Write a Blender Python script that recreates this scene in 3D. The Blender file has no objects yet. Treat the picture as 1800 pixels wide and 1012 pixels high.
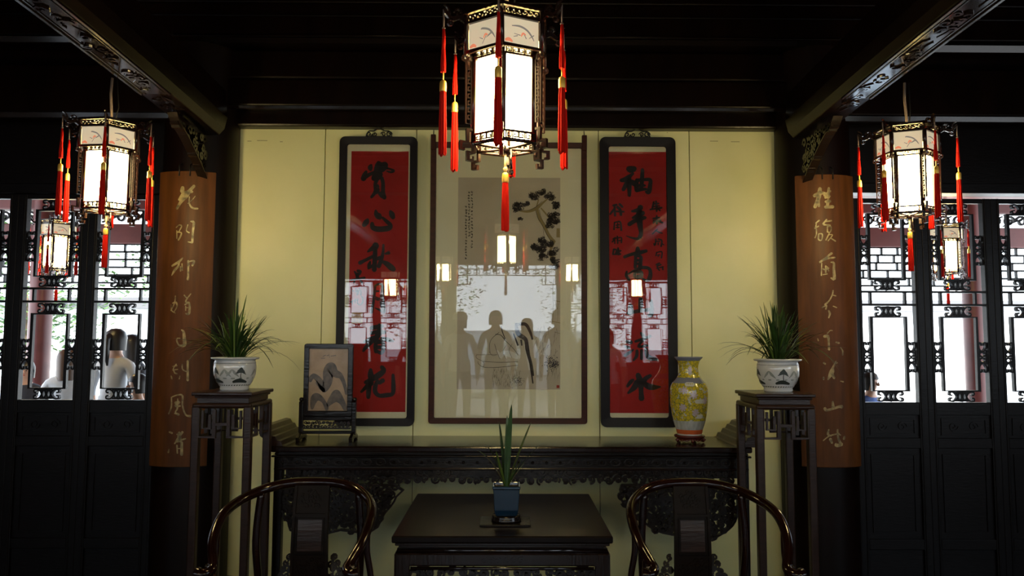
import bpy, math, random
from mathutils import Vector, Matrix, Euler
R_ = math.radians
sc = bpy.context.scene
COL = sc.collection
random.seed(7)

# ------------------------------------------------------------------ camera
F = 1350.0
CAM = Vector((0, 0, 1.5))
ROT = Matrix.Rotation(R_(-0.42), 3, 'Z') @ Matrix.Rotation(R_(90 + 4.32), 3, 'X') @ Matrix.Rotation(R_(0.2), 3, 'Z')
cd = bpy.data.cameras.new('camera'); cam = bpy.data.objects.new('camera', cd); COL.objects.link(cam)
cam.matrix_world = Matrix.Translation(CAM) @ ROT.to_4x4()
cd.sensor_width = 36.0; cd.lens = 36.0 * F / 1800.0; cd.clip_end = 200; cd.clip_start = 0.05
sc.camera = cam

# ------------------------------------------------------------------ world, sun, exposure
w = bpy.data.worlds.new('world'); sc.world = w; w.use_nodes = True
wn = w.node_tree.nodes; wl = w.node_tree.links; wn.clear()
wo = wn.new('ShaderNodeOutputWorld'); bg = wn.new('ShaderNodeBackground')
tc = wn.new('ShaderNodeTexCoord'); sp = wn.new('ShaderNodeSeparateXYZ'); rp = wn.new('ShaderNodeValToRGB')
rp.color_ramp.elements[0].position = 0.0; rp.color_ramp.elements[0].color = (0.86, 0.94, 1.0, 1)
rp.color_ramp.elements[1].position = 0.9; rp.color_ramp.elements[1].color = (0.50, 0.72, 1.0, 1)
wl.new(tc.outputs['Generated'], sp.inputs[0]); wl.new(sp.outputs['Z'], rp.inputs[0])
wl.new(rp.outputs[0], bg.inputs[0]); bg.inputs[1].default_value = 3.8
wl.new(bg.outputs[0], wo.inputs[0])
sd = bpy.data.lights.new('sun', 'SUN'); sd.energy = 16.0; sd.angle = R_(3); sd.color = (1.0, 0.95, 0.86)
sun = bpy.data.objects.new('sun', sd); COL.objects.link(sun)
sun.rotation_euler = (R_(32), R_(25), 0)          # high, over the front of the hall, falling on the rear garden
sc.view_settings.view_transform = 'Standard'; sc.view_settings.look = 'None'
sc.view_settings.exposure = 0.45; sc.view_settings.gamma = 1.0; sc.view_settings.use_curve_mapping = False
LAMP_PANEL = 37.0
LAMP_TOP = 0.30

# ------------------------------------------------------------------ pixel of the photograph -> point on a real surface
def ray(px, py): return (ROT @ Vector(((px - 900) / F, (506 - py) / F, -1))).normalized()
def P(px, py, Y):
    d = ray(px, py); return CAM + d * (Y / d.y)
def PX(px, py, Y): return P(px, py, Y).x
def PZ(px, py, Y): return P(px, py, Y).z
def ray_plane(px, py, O, N):
    d = ray(px, py); return CAM + d * ((O - CAM).dot(N) / d.dot(N))

# ------------------------------------------------------------------ materials
def mat(name, col, rough=0.5, metal=0.0, spec=0.5, coat=0.0, emis=None, estr=0.0, var=0.0, vscale=8.0, bump=0.0, bscale=60.0, stretch=(1, 1, 1), col2=None):
    m = bpy.data.materials.new(name); m.use_nodes = True
    nt = m.node_tree; b = nt.nodes['Principled BSDF']
    b.inputs['Base Color'].default_value = (*col, 1); b.inputs['Roughness'].default_value = rough
    b.inputs['Metallic'].default_value = metal; b.inputs['Specular IOR Level'].default_value = spec
    b.inputs['Coat Weight'].default_value = coat; b.inputs['Coat Roughness'].default_value = 0.12
    if emis: b.inputs['Emission Color'].default_value = (*emis, 1); b.inputs['Emission Strength'].default_value = estr
    if var or col2 or bump:
        t = nt.nodes.new('ShaderNodeTexCoord'); mp = nt.nodes.new('ShaderNodeMapping'); mp.inputs['Scale'].default_value = stretch
        nt.links.new(t.outputs['Object'], mp.inputs[0])
    if var or col2:
        n = nt.nodes.new('ShaderNodeTexNoise'); n.inputs['Scale'].default_value = vscale; n.inputs['Detail'].default_value = 6
        r = nt.nodes.new('ShaderNodeValToRGB'); c2 = col2 or tuple(c * (1 - var) for c in col)
        r.color_ramp.elements[0].position = 0.35; r.color_ramp.elements[0].color = (*c2, 1)
        r.color_ramp.elements[1].position = 0.65; r.color_ramp.elements[1].color = (*col, 1)
        nt.links.new(mp.outputs[0], n.inputs['Vector']); nt.links.new(n.outputs['Fac'], r.inputs[0]); nt.links.new(r.outputs[0], b.inputs['Base Color'])
    if bump:
        n2 = nt.nodes.new('ShaderNodeTexNoise'); n2.inputs['Scale'].default_value = bscale; n2.inputs['Detail'].default_value = 4
        bp = nt.nodes.new('ShaderNodeBump'); bp.inputs['Strength'].default_value = bump; bp.inputs['Distance'].default_value = 0.004
        nt.links.new(mp.outputs[0], n2.inputs['Vector']); nt.links.new(n2.outputs['Fac'], bp.inputs['Height']); nt.links.new(bp.outputs[0], b.inputs['Normal'])
    return m
M = {}
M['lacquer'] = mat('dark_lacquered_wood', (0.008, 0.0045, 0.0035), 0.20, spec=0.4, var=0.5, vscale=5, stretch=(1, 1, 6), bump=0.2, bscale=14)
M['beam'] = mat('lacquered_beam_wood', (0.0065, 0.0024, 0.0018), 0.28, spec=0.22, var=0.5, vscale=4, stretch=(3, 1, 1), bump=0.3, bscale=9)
M['carved'] = mat('carved_dark_wood', (0.011, 0.0065, 0.005), 0.22)
M['gloss'] = mat('glossy_moulding_lacquer', (0.010, 0.005, 0.004), 0.10, spec=0.7, coat=0.6)
M['darktop'] = mat('dull_black_table_wood', (0.006, 0.003, 0.0025), 0.32, spec=0.18)
M['splat'] = mat('satin_rosewood', (0.010, 0.005, 0.003), 0.45, spec=0.12, var=0.5, vscale=6, stretch=(1, 1, 8))
M['paving'] = mat('grey_garden_paving', (0.035, 0.035, 0.037), 0.8, var=0.2, vscale=2)
M['rosewood'] = mat('polished_rosewood', (0.016, 0.0045, 0.003), 0.14, spec=0.45, var=0.5, vscale=6, stretch=(1, 1, 8), bump=0.12, bscale=12)
M['standwood'] = mat('brown_stand_wood', (0.030, 0.012, 0.007), 0.30, spec=0.4, var=0.4, vscale=8, stretch=(1, 1, 6), bump=0.2, bscale=20)
M['tabletop'] = mat('polished_table_wood', (0.016, 0.007, 0.005), 0.16, var=0.5, vscale=7, stretch=(8, 1, 1), bump=0.15, bscale=18)
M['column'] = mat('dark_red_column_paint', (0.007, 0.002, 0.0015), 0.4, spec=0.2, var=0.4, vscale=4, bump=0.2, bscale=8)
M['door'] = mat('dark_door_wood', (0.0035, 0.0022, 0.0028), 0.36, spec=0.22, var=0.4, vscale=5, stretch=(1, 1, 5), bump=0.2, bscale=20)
M['wall'] = mat('cream_wall_paint', (0.76, 0.75, 0.42), 0.42, var=0.10, vscale=2.2, bump=0.35, bscale=7, col2=(0.69, 0.70, 0.36))
M['gap'] = mat('dark_joint', (0.14, 0.12, 0.06), 0.9)
M['board'] = mat('brown_couplet_board', (0.105, 0.036, 0.008), 0.45, spec=0.2, var=0.35, vscale=5, stretch=(5, 5, 0.6), bump=0.15, bscale=12)
M['boardmid'] = mat('board_middle_stain', (0.11, 0.032, 0.010), 0.36, var=0.35, vscale=5, stretch=(5, 5, 0.6))
M['gilt'] = mat('worn_gilding', (0.40, 0.31, 0.13), 0.45, var=0.8, vscale=28)
M['red'] = mat('red_paper', (0.47, 0.010, 0.006), 0.7, var=0.18, vscale=5)
M['mount'] = mat('cream_mount', (0.88, 0.85, 0.60), 0.7, var=0.05, vscale=3)
M['silk'] = mat('painting_paper', (0.60, 0.54, 0.40), 0.75, var=0.10, vscale=6)
M['ink'] = mat('black_ink', (0.012, 0.006, 0.005), 0.6)
M['inkgrey'] = mat('grey_ink', (0.05, 0.04, 0.04), 0.8, var=0.5, vscale=70)
M['inkpale'] = mat('pale_ink', (0.24, 0.20, 0.14), 0.8, var=0.3, vscale=60)
M['inkochre'] = mat('ochre_ink', (0.30, 0.24, 0.10), 0.8)
M['white_pig'] = mat('white_pigment', (0.72, 0.70, 0.62), 0.8)
M['sealred'] = mat('seal_red', (0.35, 0.05, 0.03), 0.8)
M['sealtan'] = mat('seal_tan', (0.62, 0.33, 0.12), 0.8, var=0.35, vscale=90)
M['blackframe'] = mat('black_frame_wood', (0.006, 0.0045, 0.006), 0.42, spec=0.2)
M['redframe'] = mat('mahogany_frame_wood', (0.045, 0.010, 0.006), 0.45, spec=0.2, var=0.4, vscale=8, stretch=(1, 1, 6))
M['iron'] = mat('black_iron', (0.02, 0.02, 0.02), 0.4, metal=0.6)
M['tassel'] = mat('red_silk_tassel', (0.42, 0.006, 0.002), 0.8, spec=0.1)
M['tassel'].node_tree.nodes['Principled BSDF'].inputs['Sheen Weight'].default_value = 0.0
M['gold'] = mat('gold_thread', (0.75, 0.45, 0.08), 0.35, metal=0.4)
M['greycord'] = mat('grey_cord', (0.16, 0.12, 0.11), 0.8)
M['cord'] = mat('pale_cord', (0.55, 0.42, 0.22), 0.8)
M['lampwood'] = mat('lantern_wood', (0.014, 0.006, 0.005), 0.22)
M['lampglow'] = mat('lit_lantern_panel', (0.9, 0.85, 0.7), 0.6, emis=(1.0, 0.76, 0.33), estr=LAMP_PANEL)
M['lamptop'] = mat('lit_painted_panel', (0.75, 0.70, 0.52), 0.6, emis=(1.0, 0.86, 0.58), estr=LAMP_TOP)
M['lampink'] = mat('lantern_panel_ink', (0.10, 0.11, 0.12), 0.7, emis=(0.5, 0.45, 0.35), estr=0.25)
M['lampred'] = mat('lantern_panel_red', (0.6, 0.16, 0.08), 0.7, emis=(0.9, 0.3, 0.15), estr=0.45)
M['porcelain'] = mat('white_porcelain', (0.62, 0.64, 0.66), 0.10, coat=0.5)
M['inkblue'] = mat('porcelain_ink', (0.035, 0.045, 0.045), 0.3)
M['inkblue2'] = mat('porcelain_wash', (0.28, 0.31, 0.31), 0.3)
M['soil'] = mat('dark_soil', (0.03, 0.02, 0.012), 0.95, bump=0.5, bscale=90)
M['leaf'] = mat('orchid_leaf', (0.030, 0.075, 0.016), 0.35, var=0.4, vscale=12)
M['leaf2'] = mat('orchid_leaf_light', (0.10, 0.17, 0.03), 0.35)
M['bluepot'] = mat('blue_glaze', (0.004, 0.020, 0.045), 0.14, coat=0.4)
M['vaserim'] = mat('vase_rim_glaze', (0.20, 0.22, 0.30), 0.15)
M['vaseorange'] = mat('vase_orange_band', (0.60, 0.13, 0.04), 0.2)
M['vasestand'] = mat('red_rosewood_stand', (0.09, 0.015, 0.010), 0.22)
M['vasepink'] = mat('vase_pink_flower', (0.50, 0.42, 0.50), 0.2)
M['vasegrey'] = mat('vase_cartouche', (0.62, 0.62, 0.58), 0.2)
M['marble'] = mat('dream_stone', (0.36, 0.26, 0.17), 0.25, col2=(0.26, 0.18, 0.11), vscale=9)
M['marbledark'] = mat('dream_stone_vein', (0.055, 0.045, 0.04), 0.3, col2=(0.12, 0.09, 0.065), vscale=30)
M['floor'] = mat('grey_stone_floor', (0.085, 0.08, 0.075), 0.32, var=0.3, vscale=4)
M['outground'] = mat('pale_paving', (0.55, 0.56, 0.55), 0.8, var=0.15, vscale=2)
M['outwall'] = mat('whitewashed_wall', (0.80, 0.82, 0.82), 0.8, var=0.08, vscale=1.5)
M['rooftile'] = mat('grey_roof_tile', (0.12, 0.12, 0.13), 0.7)
M['redbeam'] = mat('red_brown_gallery_paint', (0.13, 0.028, 0.026), 0.4, var=0.3, vscale=5)
M['skin'] = mat('skin', (0.56, 0.32, 0.22), 0.5)
M['hair'] = mat('black_hair', (0.010, 0.008, 0.008), 0.4)
M['hairbrown'] = mat('brown_hair', (0.10, 0.05, 0.025), 0.4)
M['white_cloth'] = mat('white_cloth', (0.80, 0.82, 0.86), 0.8)
M['grey_cloth'] = mat('grey_cloth', (0.45, 0.46, 0.48), 0.8)
M['blue_cloth'] = mat('blue_cloth', (0.05, 0.12, 0.40), 0.8)
M['dark_cloth'] = mat('dark_cloth', (0.03, 0.03, 0.04), 0.8)
M['trousers'] = mat('dark_trousers', (0.04, 0.045, 0.07), 0.8)
M['bush'] = mat('garden_leaf', (0.10, 0.22, 0.04), 0.6, var=0.6, vscale=3)
M['bark'] = mat('bark', (0.12, 0.08, 0.05), 0.9)
# vase glaze: yellow ground with scrolling green, white and violet print
def vase_mat():
    m = bpy.data.materials.new('yellow_famille_glaze'); m.use_nodes = True; nt = m.node_tree; b = nt.nodes['Principled BSDF']
    b.inputs['Roughness'].default_value = 0.14; b.inputs['Coat Weight'].default_value = 0.5
    t = nt.nodes.new('ShaderNodeTexCoord')
    v = nt.nodes.new('ShaderNodeTexVoronoi'); v.inputs['Scale'].default_value = 55; v.feature = 'DISTANCE_TO_EDGE'
    n = nt.nodes.new('ShaderNodeTexNoise'); n.inputs['Scale'].default_value = 45; n.inputs['Detail'].default_value = 5
    nt.links.new(t.outputs['Object'], v.inputs['Vector']); nt.links.new(t.outputs['Object'], n.inputs['Vector'])
    r = nt.nodes.new('ShaderNodeValToRGB'); e = r.color_ramp.elements
    e[0].position = 0.0; e[0].color = (0.10, 0.16, 0.07, 1); e[1].position = 0.10; e[1].color = (0.62, 0.50, 0.03, 1)
    nt.links.new(v.outputs['Distance'], r.inputs[0])
    r2 = nt.nodes.new('ShaderNodeValToRGB'); e = r2.color_ramp.elements
    e[0].position = 0.58; e[0].color = (0, 0, 0, 1); e[1].position = 0.63; e[1].color = (1, 1, 1, 1)
    nt.links.new(n.outputs['Fac'], r2.inputs[0])
    mx = nt.nodes.new('ShaderNodeMix'); mx.data_type = 'RGBA'; mx.inputs[7].default_value = (0.50, 0.52, 0.50, 1)
    nt.links.new(r2.outputs[0], mx.inputs[0]); nt.links.new(r.outputs[0], mx.inputs[6]); nt.links.new(mx.outputs[2], b.inputs['Base Color'])
    return m
M['vase'] = vase_mat()
M['vasewhite'] = mat('vase_lappet_band', (0.55, 0.58, 0.58), 0.18, var=0.3, vscale=60, stretch=(1, 1, 0.05))
def glass_mat():
    m = bpy.data.materials.new('picture_glass'); m.use_nodes = True; nt = m.node_tree; nt.nodes.clear()
    o = nt.nodes.new('ShaderNodeOutputMaterial'); mx = nt.nodes.new('ShaderNodeMixShader')
    tr = nt.nodes.new('ShaderNodeBsdfTransparent'); gl = nt.nodes.new('ShaderNodeBsdfGlossy'); fr = nt.nodes.new('ShaderNodeFresnel')
    gl.inputs['Roughness'].default_value = 0.0; fr.inputs['IOR'].default_value = 1.62
    n = nt.nodes.new('ShaderNodeTexNoise'); n.inputs['Scale'].default_value = 2.5; bp = nt.nodes.new('ShaderNodeBump')
    bp.inputs['Strength'].default_value = 0.12; bp.inputs['Distance'].default_value = 0.004
    nt.links.new(n.outputs['Fac'], bp.inputs['Height']); nt.links.new(bp.outputs[0], gl.inputs['Normal'])
    nt.links.new(fr.outputs[0], mx.inputs[0]); nt.links.new(tr.outputs[0], mx.inputs[1]); nt.links.new(gl.outputs[0], mx.inputs[2])
    nt.links.new(mx.outputs[0], o.inputs[0]); return m
M['glass'] = glass_mat()

# ------------------------------------------------------------------ mesh builder
def catmull(pts, n=6):
    if len(pts) < 3: 
        a, b = pts; return [tuple(a[k] + (b[k] - a[k]) * i / n for k in range(len(a))) for i in range(n + 1)]
    out = []; q = [pts[0]] + list(pts) + [pts[-1]]
    for i in range(1, len(q) - 2):
        p0, p1, p2, p3 = q[i - 1], q[i], q[i + 1], q[i + 2]
        for s in range(n):
            t = s / n
            out.append(tuple(0.5 * (2 * p1[k] + (p2[k] - p0[k]) * t + (2 * p0[k] - 5 * p1[k] + 4 * p2[k] - p3[k]) * t * t + (3 * p1[k] - p0[k] - 3 * p2[k] + p3[k]) * t ** 3) for k in range(len(p1))))
    out.append(tuple(pts[-1])); return out

class MB:
    def __init__(s): s.v = []; s.f = []; s.sm = []
    def add(s, vs, fs, smooth=False):
        n = len(s.v); s.v += [tuple(p) for p in vs]; s.f += [tuple(i + n for i in f) for f in fs]; s.sm += [smooth] * len(fs)
        return s
    def box(s, x0, x1, y0, y1, z0, z1):
        return s.add([(x0, y0, z0), (x1, y0, z0), (x1, y1, z0), (x0, y1, z0), (x0, y0, z1), (x1, y0, z1), (x1, y1, z1), (x0, y1, z1)],
                     [(0, 3, 2, 1), (4, 5, 6, 7), (0, 1, 5, 4), (1, 2, 6, 5), (2, 3, 7, 6), (3, 0, 4, 7)])
    def tube(s, pts, r, n=8, cap=True):
        pts = [Vector(p[:3]) for p in pts]; m = len(pts); rs = r if isinstance(r, (list, tuple)) else [r] * m
        vs = []; up = None
        for i in range(m):
            t = (pts[min(i + 1, m - 1)] - pts[max(i - 1, 0)])
            t = t.normalized() if t.length > 1e-9 else Vector((0, 0, 1))
            if up is None:
                up = Vector((0, 0, 1)) if abs(t.z) < 0.9 else Vector((1, 0, 0))
            a = t.cross(up); a.normalize(); up = a.cross(t).normalized()
            for k in range(n):
                an = 2 * math.pi * k / n; vs.append(pts[i] + a * (math.cos(an) * rs[i]) + up * (math.sin(an) * rs[i]))
        fs = [(i * n + k, i * n + (k + 1) % n, (i + 1) * n + (k + 1) % n, (i + 1) * n + k) for i in range(m - 1) for k in range(n)]
        if cap: fs += [tuple(range(n))[::-1], tuple((m - 1) * n + k for k in range(n))]
        return s.add(vs, fs, True)
    def lathe(s, prof, n=32, c=(0, 0, 0), a0=0.0, flat=False):
        vs = [(c[0] + r * math.cos(a0 + 2 * math.pi * k / n), c[1] + r * math.sin(a0 + 2 * math.pi * k / n), c[2] + z) for r, z in prof for k in range(n)]
        m = len(prof)
        fs = [(i * n + k, i * n + (k + 1) % n, (i + 1) * n + (k + 1) % n, (i + 1) * n + k) for i in range(m - 1) for k in range(n)]
        s.add(vs, fs, not flat)
        return s
    def ribbon(s, pts, wd, dp, fm, close=False):
        """flat bar of width wd and depth dp following 2-D points, placed by fm(u, v, n) -> 3-D"""
        m = len(pts); ws = [p[2] if len(p) > 2 else wd for p in pts]; vs = []
        for i in range(m):
            if close: a, b = pts[(i - 1) % m], pts[(i + 1) % m]
            else: a, b = pts[max(i - 1, 0)], pts[min(i + 1, m - 1)]
            # mitre
            p = pts[i]; tx, ty = b[0] - a[0], b[1] - a[1]; L = math.hypot(tx, ty) or 1e-9; tx /= L; ty /= L
            k = 1.0
            if close or 0 < i < m - 1:
                ex, ey = p[0] - a[0], p[1] - a[1]; l2 = math.hypot(ex, ey) or 1e-9; c = abs((ex * tx + ey * ty) / l2); k = 1 / max(c, 0.6)
            h = ws[i] / 2 * k
            for sx, d in ((-1, 0), (1, 0), (1, dp), (-1, dp)): vs.append(fm(p[0] - ty * h * sx, p[1] + tx * h * sx, d))
        fs = []
        for i in range(m if close else m - 1):
            j = (i + 1) % m
            for k in range(4): fs.append((i * 4 + k, j * 4 + k, j * 4 + (k + 1) % 4, i * 4 + (k + 1) % 4))
        if not close: fs += [(0, 1, 2, 3), ((m - 1) * 4 + 3, (m - 1) * 4 + 2, (m - 1) * 4 + 1, (m - 1) * 4)]
        return s.add(vs, fs)
    def stroke(s, pts, fm, n=5, end=True):
        """flat brush stroke (x, y, width) with rounded ends"""
        q = catmull(pts, n); m = len(q); vs = []; fs = []
        L = []
        for i in range(m):
            a, b = q[max(i - 1, 0)], q[min(i + 1, m - 1)]; tx, ty = b[0] - a[0], b[1] - a[1]; l = math.hypot(tx, ty) or 1e-9; L.append((tx / l, ty / l))
        if end:
            e0, e1 = q[0], q[-1]
            q = [(e0[0] - L[0][0] * e0[2] * 0.35, e0[1] - L[0][1] * e0[2] * 0.35, e0[2] * 0.45)] + q + [(e1[0] + L[-1][0] * e1[2] * 0.35, e1[1] + L[-1][1] * e1[2] * 0.35, e1[2] * 0.45)]
            L = [L[0]] + L + [L[-1]]
        for p, (tx, ty) in zip(q, L):
            h = max(p[2], 0) / 2; vs += [fm(p[0] - ty * h, p[1] + tx * h, 0), fm(p[0] + ty * h, p[1] - tx * h, 0)]
        for i in range(len(q) - 1): fs.append((2 * i, 2 * i + 1, 2 * i + 3, 2 * i + 2))
        return s.add(vs, fs)
    def prism(s, poly, d0, d1, fm):
        n = len(poly); vs = [fm(x, y, d0) for x, y in poly] + [fm(x, y, d1) for x, y in poly]
        fs = [tuple(range(n)), tuple(range(2 * n - 1, n - 1, -1))] + [(k, k + n, (k + 1) % n + n, (k + 1) % n) for k in range(n)]
        return s.add(vs, fs)
    def build(s, name, m, parent=None, loc=None, bevel=0, label=None, rot=None):
        me = bpy.data.meshes.new(name); me.from_pydata(s.v, [], s.f); me.update()
        me.polygons.foreach_set('use_smooth', s.sm)
        o = bpy.data.objects.new(name, me); COL.objects.link(o)
        for x in (m if isinstance(m, (list, tuple)) else [m]): me.materials.append(M[x] if isinstance(x, str) else x)
        import bmesh
        if s.f and not getattr(s, 'nofix', False):
            bm = bmesh.new(); bm.from_mesh(me); bmesh.ops.recalc_face_normals(bm, faces=bm.faces); bm.to_mesh(me); bm.free()
        if parent: o.parent = parent
        if loc: o.location = loc
        if rot: o.rotation_euler = rot
        if bevel:
            b = o.modifiers.new('bevel', 'BEVEL'); b.width = bevel; b.segments = 2; b.limit_method = 'ANGLE'; b.angle_limit = R_(40)
        if label: o['label'] = label
        return o
FXZ = lambda u, v, n: (u, -n, v)          # upright plane facing the viewer
def frame_xz(ox=0, oy=0, oz=0, k=1): return lambda u, v, n: (ox + u * k, oy - n, oz + v * k)
def tag(o, label=None, cat=None, group=None, kind=None):
    if label: o['label'] = label
    if cat: o['category'] = cat
    if group: o['group'] = group
    if kind: o['kind'] = kind
    return o
def empty(name, loc=(0, 0, 0), label=None, cat=None, group=None, kind=None, rz=0):
    o = bpy.data.objects.new(name, None); COL.objects.link(o); o.location = loc; o.rotation_euler = (0, 0, rz); o.empty_display_size = 0.05
    return tag(o, label, cat, group, kind)
def copy_tree(o, parent=None):
    c = o.copy(); COL.objects.link(c); c.parent = parent
    if parent is not None: c.matrix_parent_inverse = o.matrix_parent_inverse.copy()
    for ch in KIDS.get(o.name) or [x for x in list(COL.objects) if x.parent == o]: copy_tree(ch, c)
    return c
KIDS = {}
def freeze(o):
    """remember the children of a tree so copies stay quick"""
    by = {}
    for x in COL.objects:
        if x.parent: by.setdefault(x.parent.name, []).append(x)
    def go(q):
        KIDS[q.name] = by.get(q.name, [])
        for c in KIDS[q.name]: go(c)
    go(o)
    return o
def struct(name, mb, m, label, cat, bevel=0): return tag(mb.build(name, m, bevel=bevel), label, cat, kind='structure')

def spiral(cx, cy, r, turns=1.4, a0=0.0, d=1, n=14, r0=0.22):
    return [(cx + r * (1 - (1 - r0) * i / n) * math.cos(a0 + d * 2 * math.pi * turns * i / n), cy + r * (1 - (1 - r0) * i / n) * math.sin(a0 + d * 2 * math.pi * turns * i / n)) for i in range(n + 1)]
def inside(x, y, poly):
    c = False; n = len(poly)
    for i in range(n):
        x1, y1 = poly[i]; x2, y2 = poly[(i + 1) % n]
        if (y1 > y) != (y2 > y) and x < (x2 - x1) * (y - y1) / (y2 - y1) + x1: c = not c
    return c
def openwork(mb, poly, cell, wd, dp, fm, seed=1, studs=None):
    """carved tendrils filling an outline: spirals on a jittered grid joined by stems, edged by a rim"""
    rnd = random.Random(seed); xs = [p[0] for p in poly]; ys = [p[1] for p in poly]; cs = []
    y = min(ys) + cell * 0.5; row = 0
    while y < max(ys):
        x = min(xs) + cell * (0.5 if row % 2 else 0.15)
        while x < max(xs):
            px, py = x + rnd.uniform(-.12, .12) * cell, y + rnd.uniform(-.12, .12) * cell
            if inside(px, py, poly): cs.append((px, py))
            x += cell
        y += cell * 0.86; row += 1
    for i, (x, y) in enumerate(cs):
        a = rnd.uniform(0, 6.28); mb.ribbon(spiral(x, y, cell * rnd.uniform(.42, .52), rnd.uniform(1.0, 1.5), a, rnd.choice((-1, 1)), 12), wd * rnd.uniform(.8, 1.2), dp * rnd.uniform(.6, 1.0), fm)
        for (x2, y2) in cs[i + 1:i + 12]:
            if math.hypot(x2 - x, y2 - y) < cell * 1.15 and rnd.random() < 0.55:
                mx, my = (x + x2) / 2 + rnd.uniform(-.2, .2) * cell, (y + y2) / 2 + rnd.uniform(-.2, .2) * cell
                mb.ribbon(catmull([(x, y), (mx, my), (x2, y2)], 3), wd * 0.9, dp * 0.5, fm)
        if studs:
            s = cell * 0.16; mb.prism([(x + s * math.cos(t), y + s * math.sin(t)) for t in (0, .8, 1.6, 2.4, 3.2, 4, 4.8, 5.5)], 0, dp * 1.3, fm)
# ================================================================== the room
WY = 4.60
WL = P(412, 228, WY).x; WR = P(1370, 230, WY).x; WT = P(891, 229, WY).z
struct('floor', MB().box(-5.6, 5.6, -2.5, 9.0, -0.1, 0.0), 'floor', 'grey stone floor of the dim hall', 'floor')
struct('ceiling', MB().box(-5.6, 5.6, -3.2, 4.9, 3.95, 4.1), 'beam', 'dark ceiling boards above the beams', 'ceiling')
struct('wall_left', MB().box(-5.6, -5.5, -3.2, -2.0, 0, 3.95).box(-5.6, -5.5, -.9, 4.9, 0, 3.95).box(-5.6, -5.5, -2.0, -.9, 0, 1.5).box(-5.6, -5.5, -2.0, -.9, 2.3, 3.95), 'beam', 'dark side wall at the left end of the hall, unseen window opening added for light', 'wall')  # window opening added so side light reaches the left bay strips
struct('wall_right', MB().box(5.5, 5.6, .9, 4.9, 0, 3.95).box(5.5, 5.6, -3.2, -1.9, 0, 3.95).box(5.5, 5.6, -1.9, .9, 0, 1.45).box(5.5, 5.6, -1.9, .9, 2.4, 3.95), 'beam', 'dark side wall at the right end of the hall, unseen wide opening added for light', 'wall')  # opening added to let outside light onto the right bay strips
back = struct('wall_back', MB().box(WL, WR, WY + 0.016, WY + 0.06, 0, WT), 'gap', 'cream painted board wall behind the long altar table', 'wall')
edges = [WL + (WR - WL) * i / 6 for i in range(7)]
for i in range(6):
    MB().box(edges[i] + .0022, edges[i + 1] - .0022, WY, WY + 0.02, 0, WT).build('wall_board', 'wall', back, bevel=0.002)
# old nail holes and scratches just under the lintel
k = MB()
for (x0, x1, y) in ((435, 442, 248), (452, 470, 247), (492, 497, 249), (1248, 1262, 248), (1285, 1300, 249), (1172, 1174, 233)):
    a, b = P(x0, y, WY), P(x1, y, WY); k.box(a.x, b.x, WY - .0012, WY + .001, a.z - .0012, a.z + .0012)
k.build('scratch', 'gap', back)

# jambs each side of the cream boards, then the round columns
CXL, CXR, CY, CR = P(348, 500, 4.55).x, P(1432, 500, 4.55).x, 4.55, 0.215
struct('trim_1', MB().box(CXL, WL, WY - 0.04, WY + 0.06, 0, WT), 'lacquer', 'dark upright jamb left of the cream boards', 'jamb', .004)
struct('trim_2', MB().box(WR, CXR, WY - 0.04, WY + 0.06, 0, WT), 'lacquer', 'dark upright jamb right of the cream boards', 'jamb', .004)
for nm, x, side in (('column', CXL, 'left'), ('column', CXR, 'right')):
    c = MB().lathe([(CR * .985, 0.16), (CR, 1.2), (CR * .98, 3.95)], 40, (x, CY, 0))
    o = struct(nm, c, 'column', 'round dark red column carrying the %s couplet board' % side, 'column')
    MB().lathe([(CR * 1.25, 0), (CR * 1.45, .05), (CR * 1.45, .09), (CR * 1.15, .16), (CR * .9, .165)], 32, (x, CY, 0)).build('base_stone', 'floor', o)
for x, side in ((-3.6, 'left'), (3.7, 'right')):
    o = struct('column', MB().lathe([(CR, 0.0), (CR, 3.95)], 32, (x * 1.27, CY, 0)), 'column', 'outer round column at the %s end of the lattice doors' % side, 'column')

# lintels and fascia boards over the wall, stepping forward as they rise
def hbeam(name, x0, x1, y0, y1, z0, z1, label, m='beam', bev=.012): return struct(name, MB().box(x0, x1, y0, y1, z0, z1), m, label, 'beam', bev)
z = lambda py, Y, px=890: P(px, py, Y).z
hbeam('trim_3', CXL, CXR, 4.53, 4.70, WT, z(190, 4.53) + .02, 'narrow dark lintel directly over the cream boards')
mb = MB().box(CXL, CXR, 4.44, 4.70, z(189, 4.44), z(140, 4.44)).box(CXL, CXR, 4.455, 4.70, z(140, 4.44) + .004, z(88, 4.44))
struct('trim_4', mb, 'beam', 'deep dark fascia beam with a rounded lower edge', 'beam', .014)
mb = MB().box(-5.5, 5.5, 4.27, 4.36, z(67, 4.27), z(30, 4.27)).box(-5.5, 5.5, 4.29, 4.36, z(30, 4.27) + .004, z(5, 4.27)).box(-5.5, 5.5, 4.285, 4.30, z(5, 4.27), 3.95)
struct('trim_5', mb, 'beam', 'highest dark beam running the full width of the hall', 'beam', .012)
def fillet(x0, x1, Y, z0, h, k=.25):  # strip added and tilted to catch outside light as a bright line
    return MB().add([(x0, Y, z0), (x1, Y, z0), (x1, Y - h * k, z0 + h), (x0, Y - h * k, z0 + h), (x0, Y + .02, z0), (x1, Y + .02, z0), (x1, Y + .02, z0 + h), (x0, Y + .02, z0 + h)],
        [(0, 1, 2, 3), (3, 2, 6, 7), (0, 4, 5, 1), (0, 3, 7, 4), (1, 5, 6, 2), (4, 7, 6, 5)])
struct('trim_26', fillet(-5.5, -2.38, 4.268, z(79, 4.268), .030, .32), 'gloss', 'added glossy strip catching light under the highest beam in the left bay', 'moulding')
struct('trim_31', fillet(-1.66, 1.66, 4.268, z(78, 4.268), .030, .14), 'beam', 'added dull strip with a fainter glint under the highest beam over the centre', 'moulding')
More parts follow.
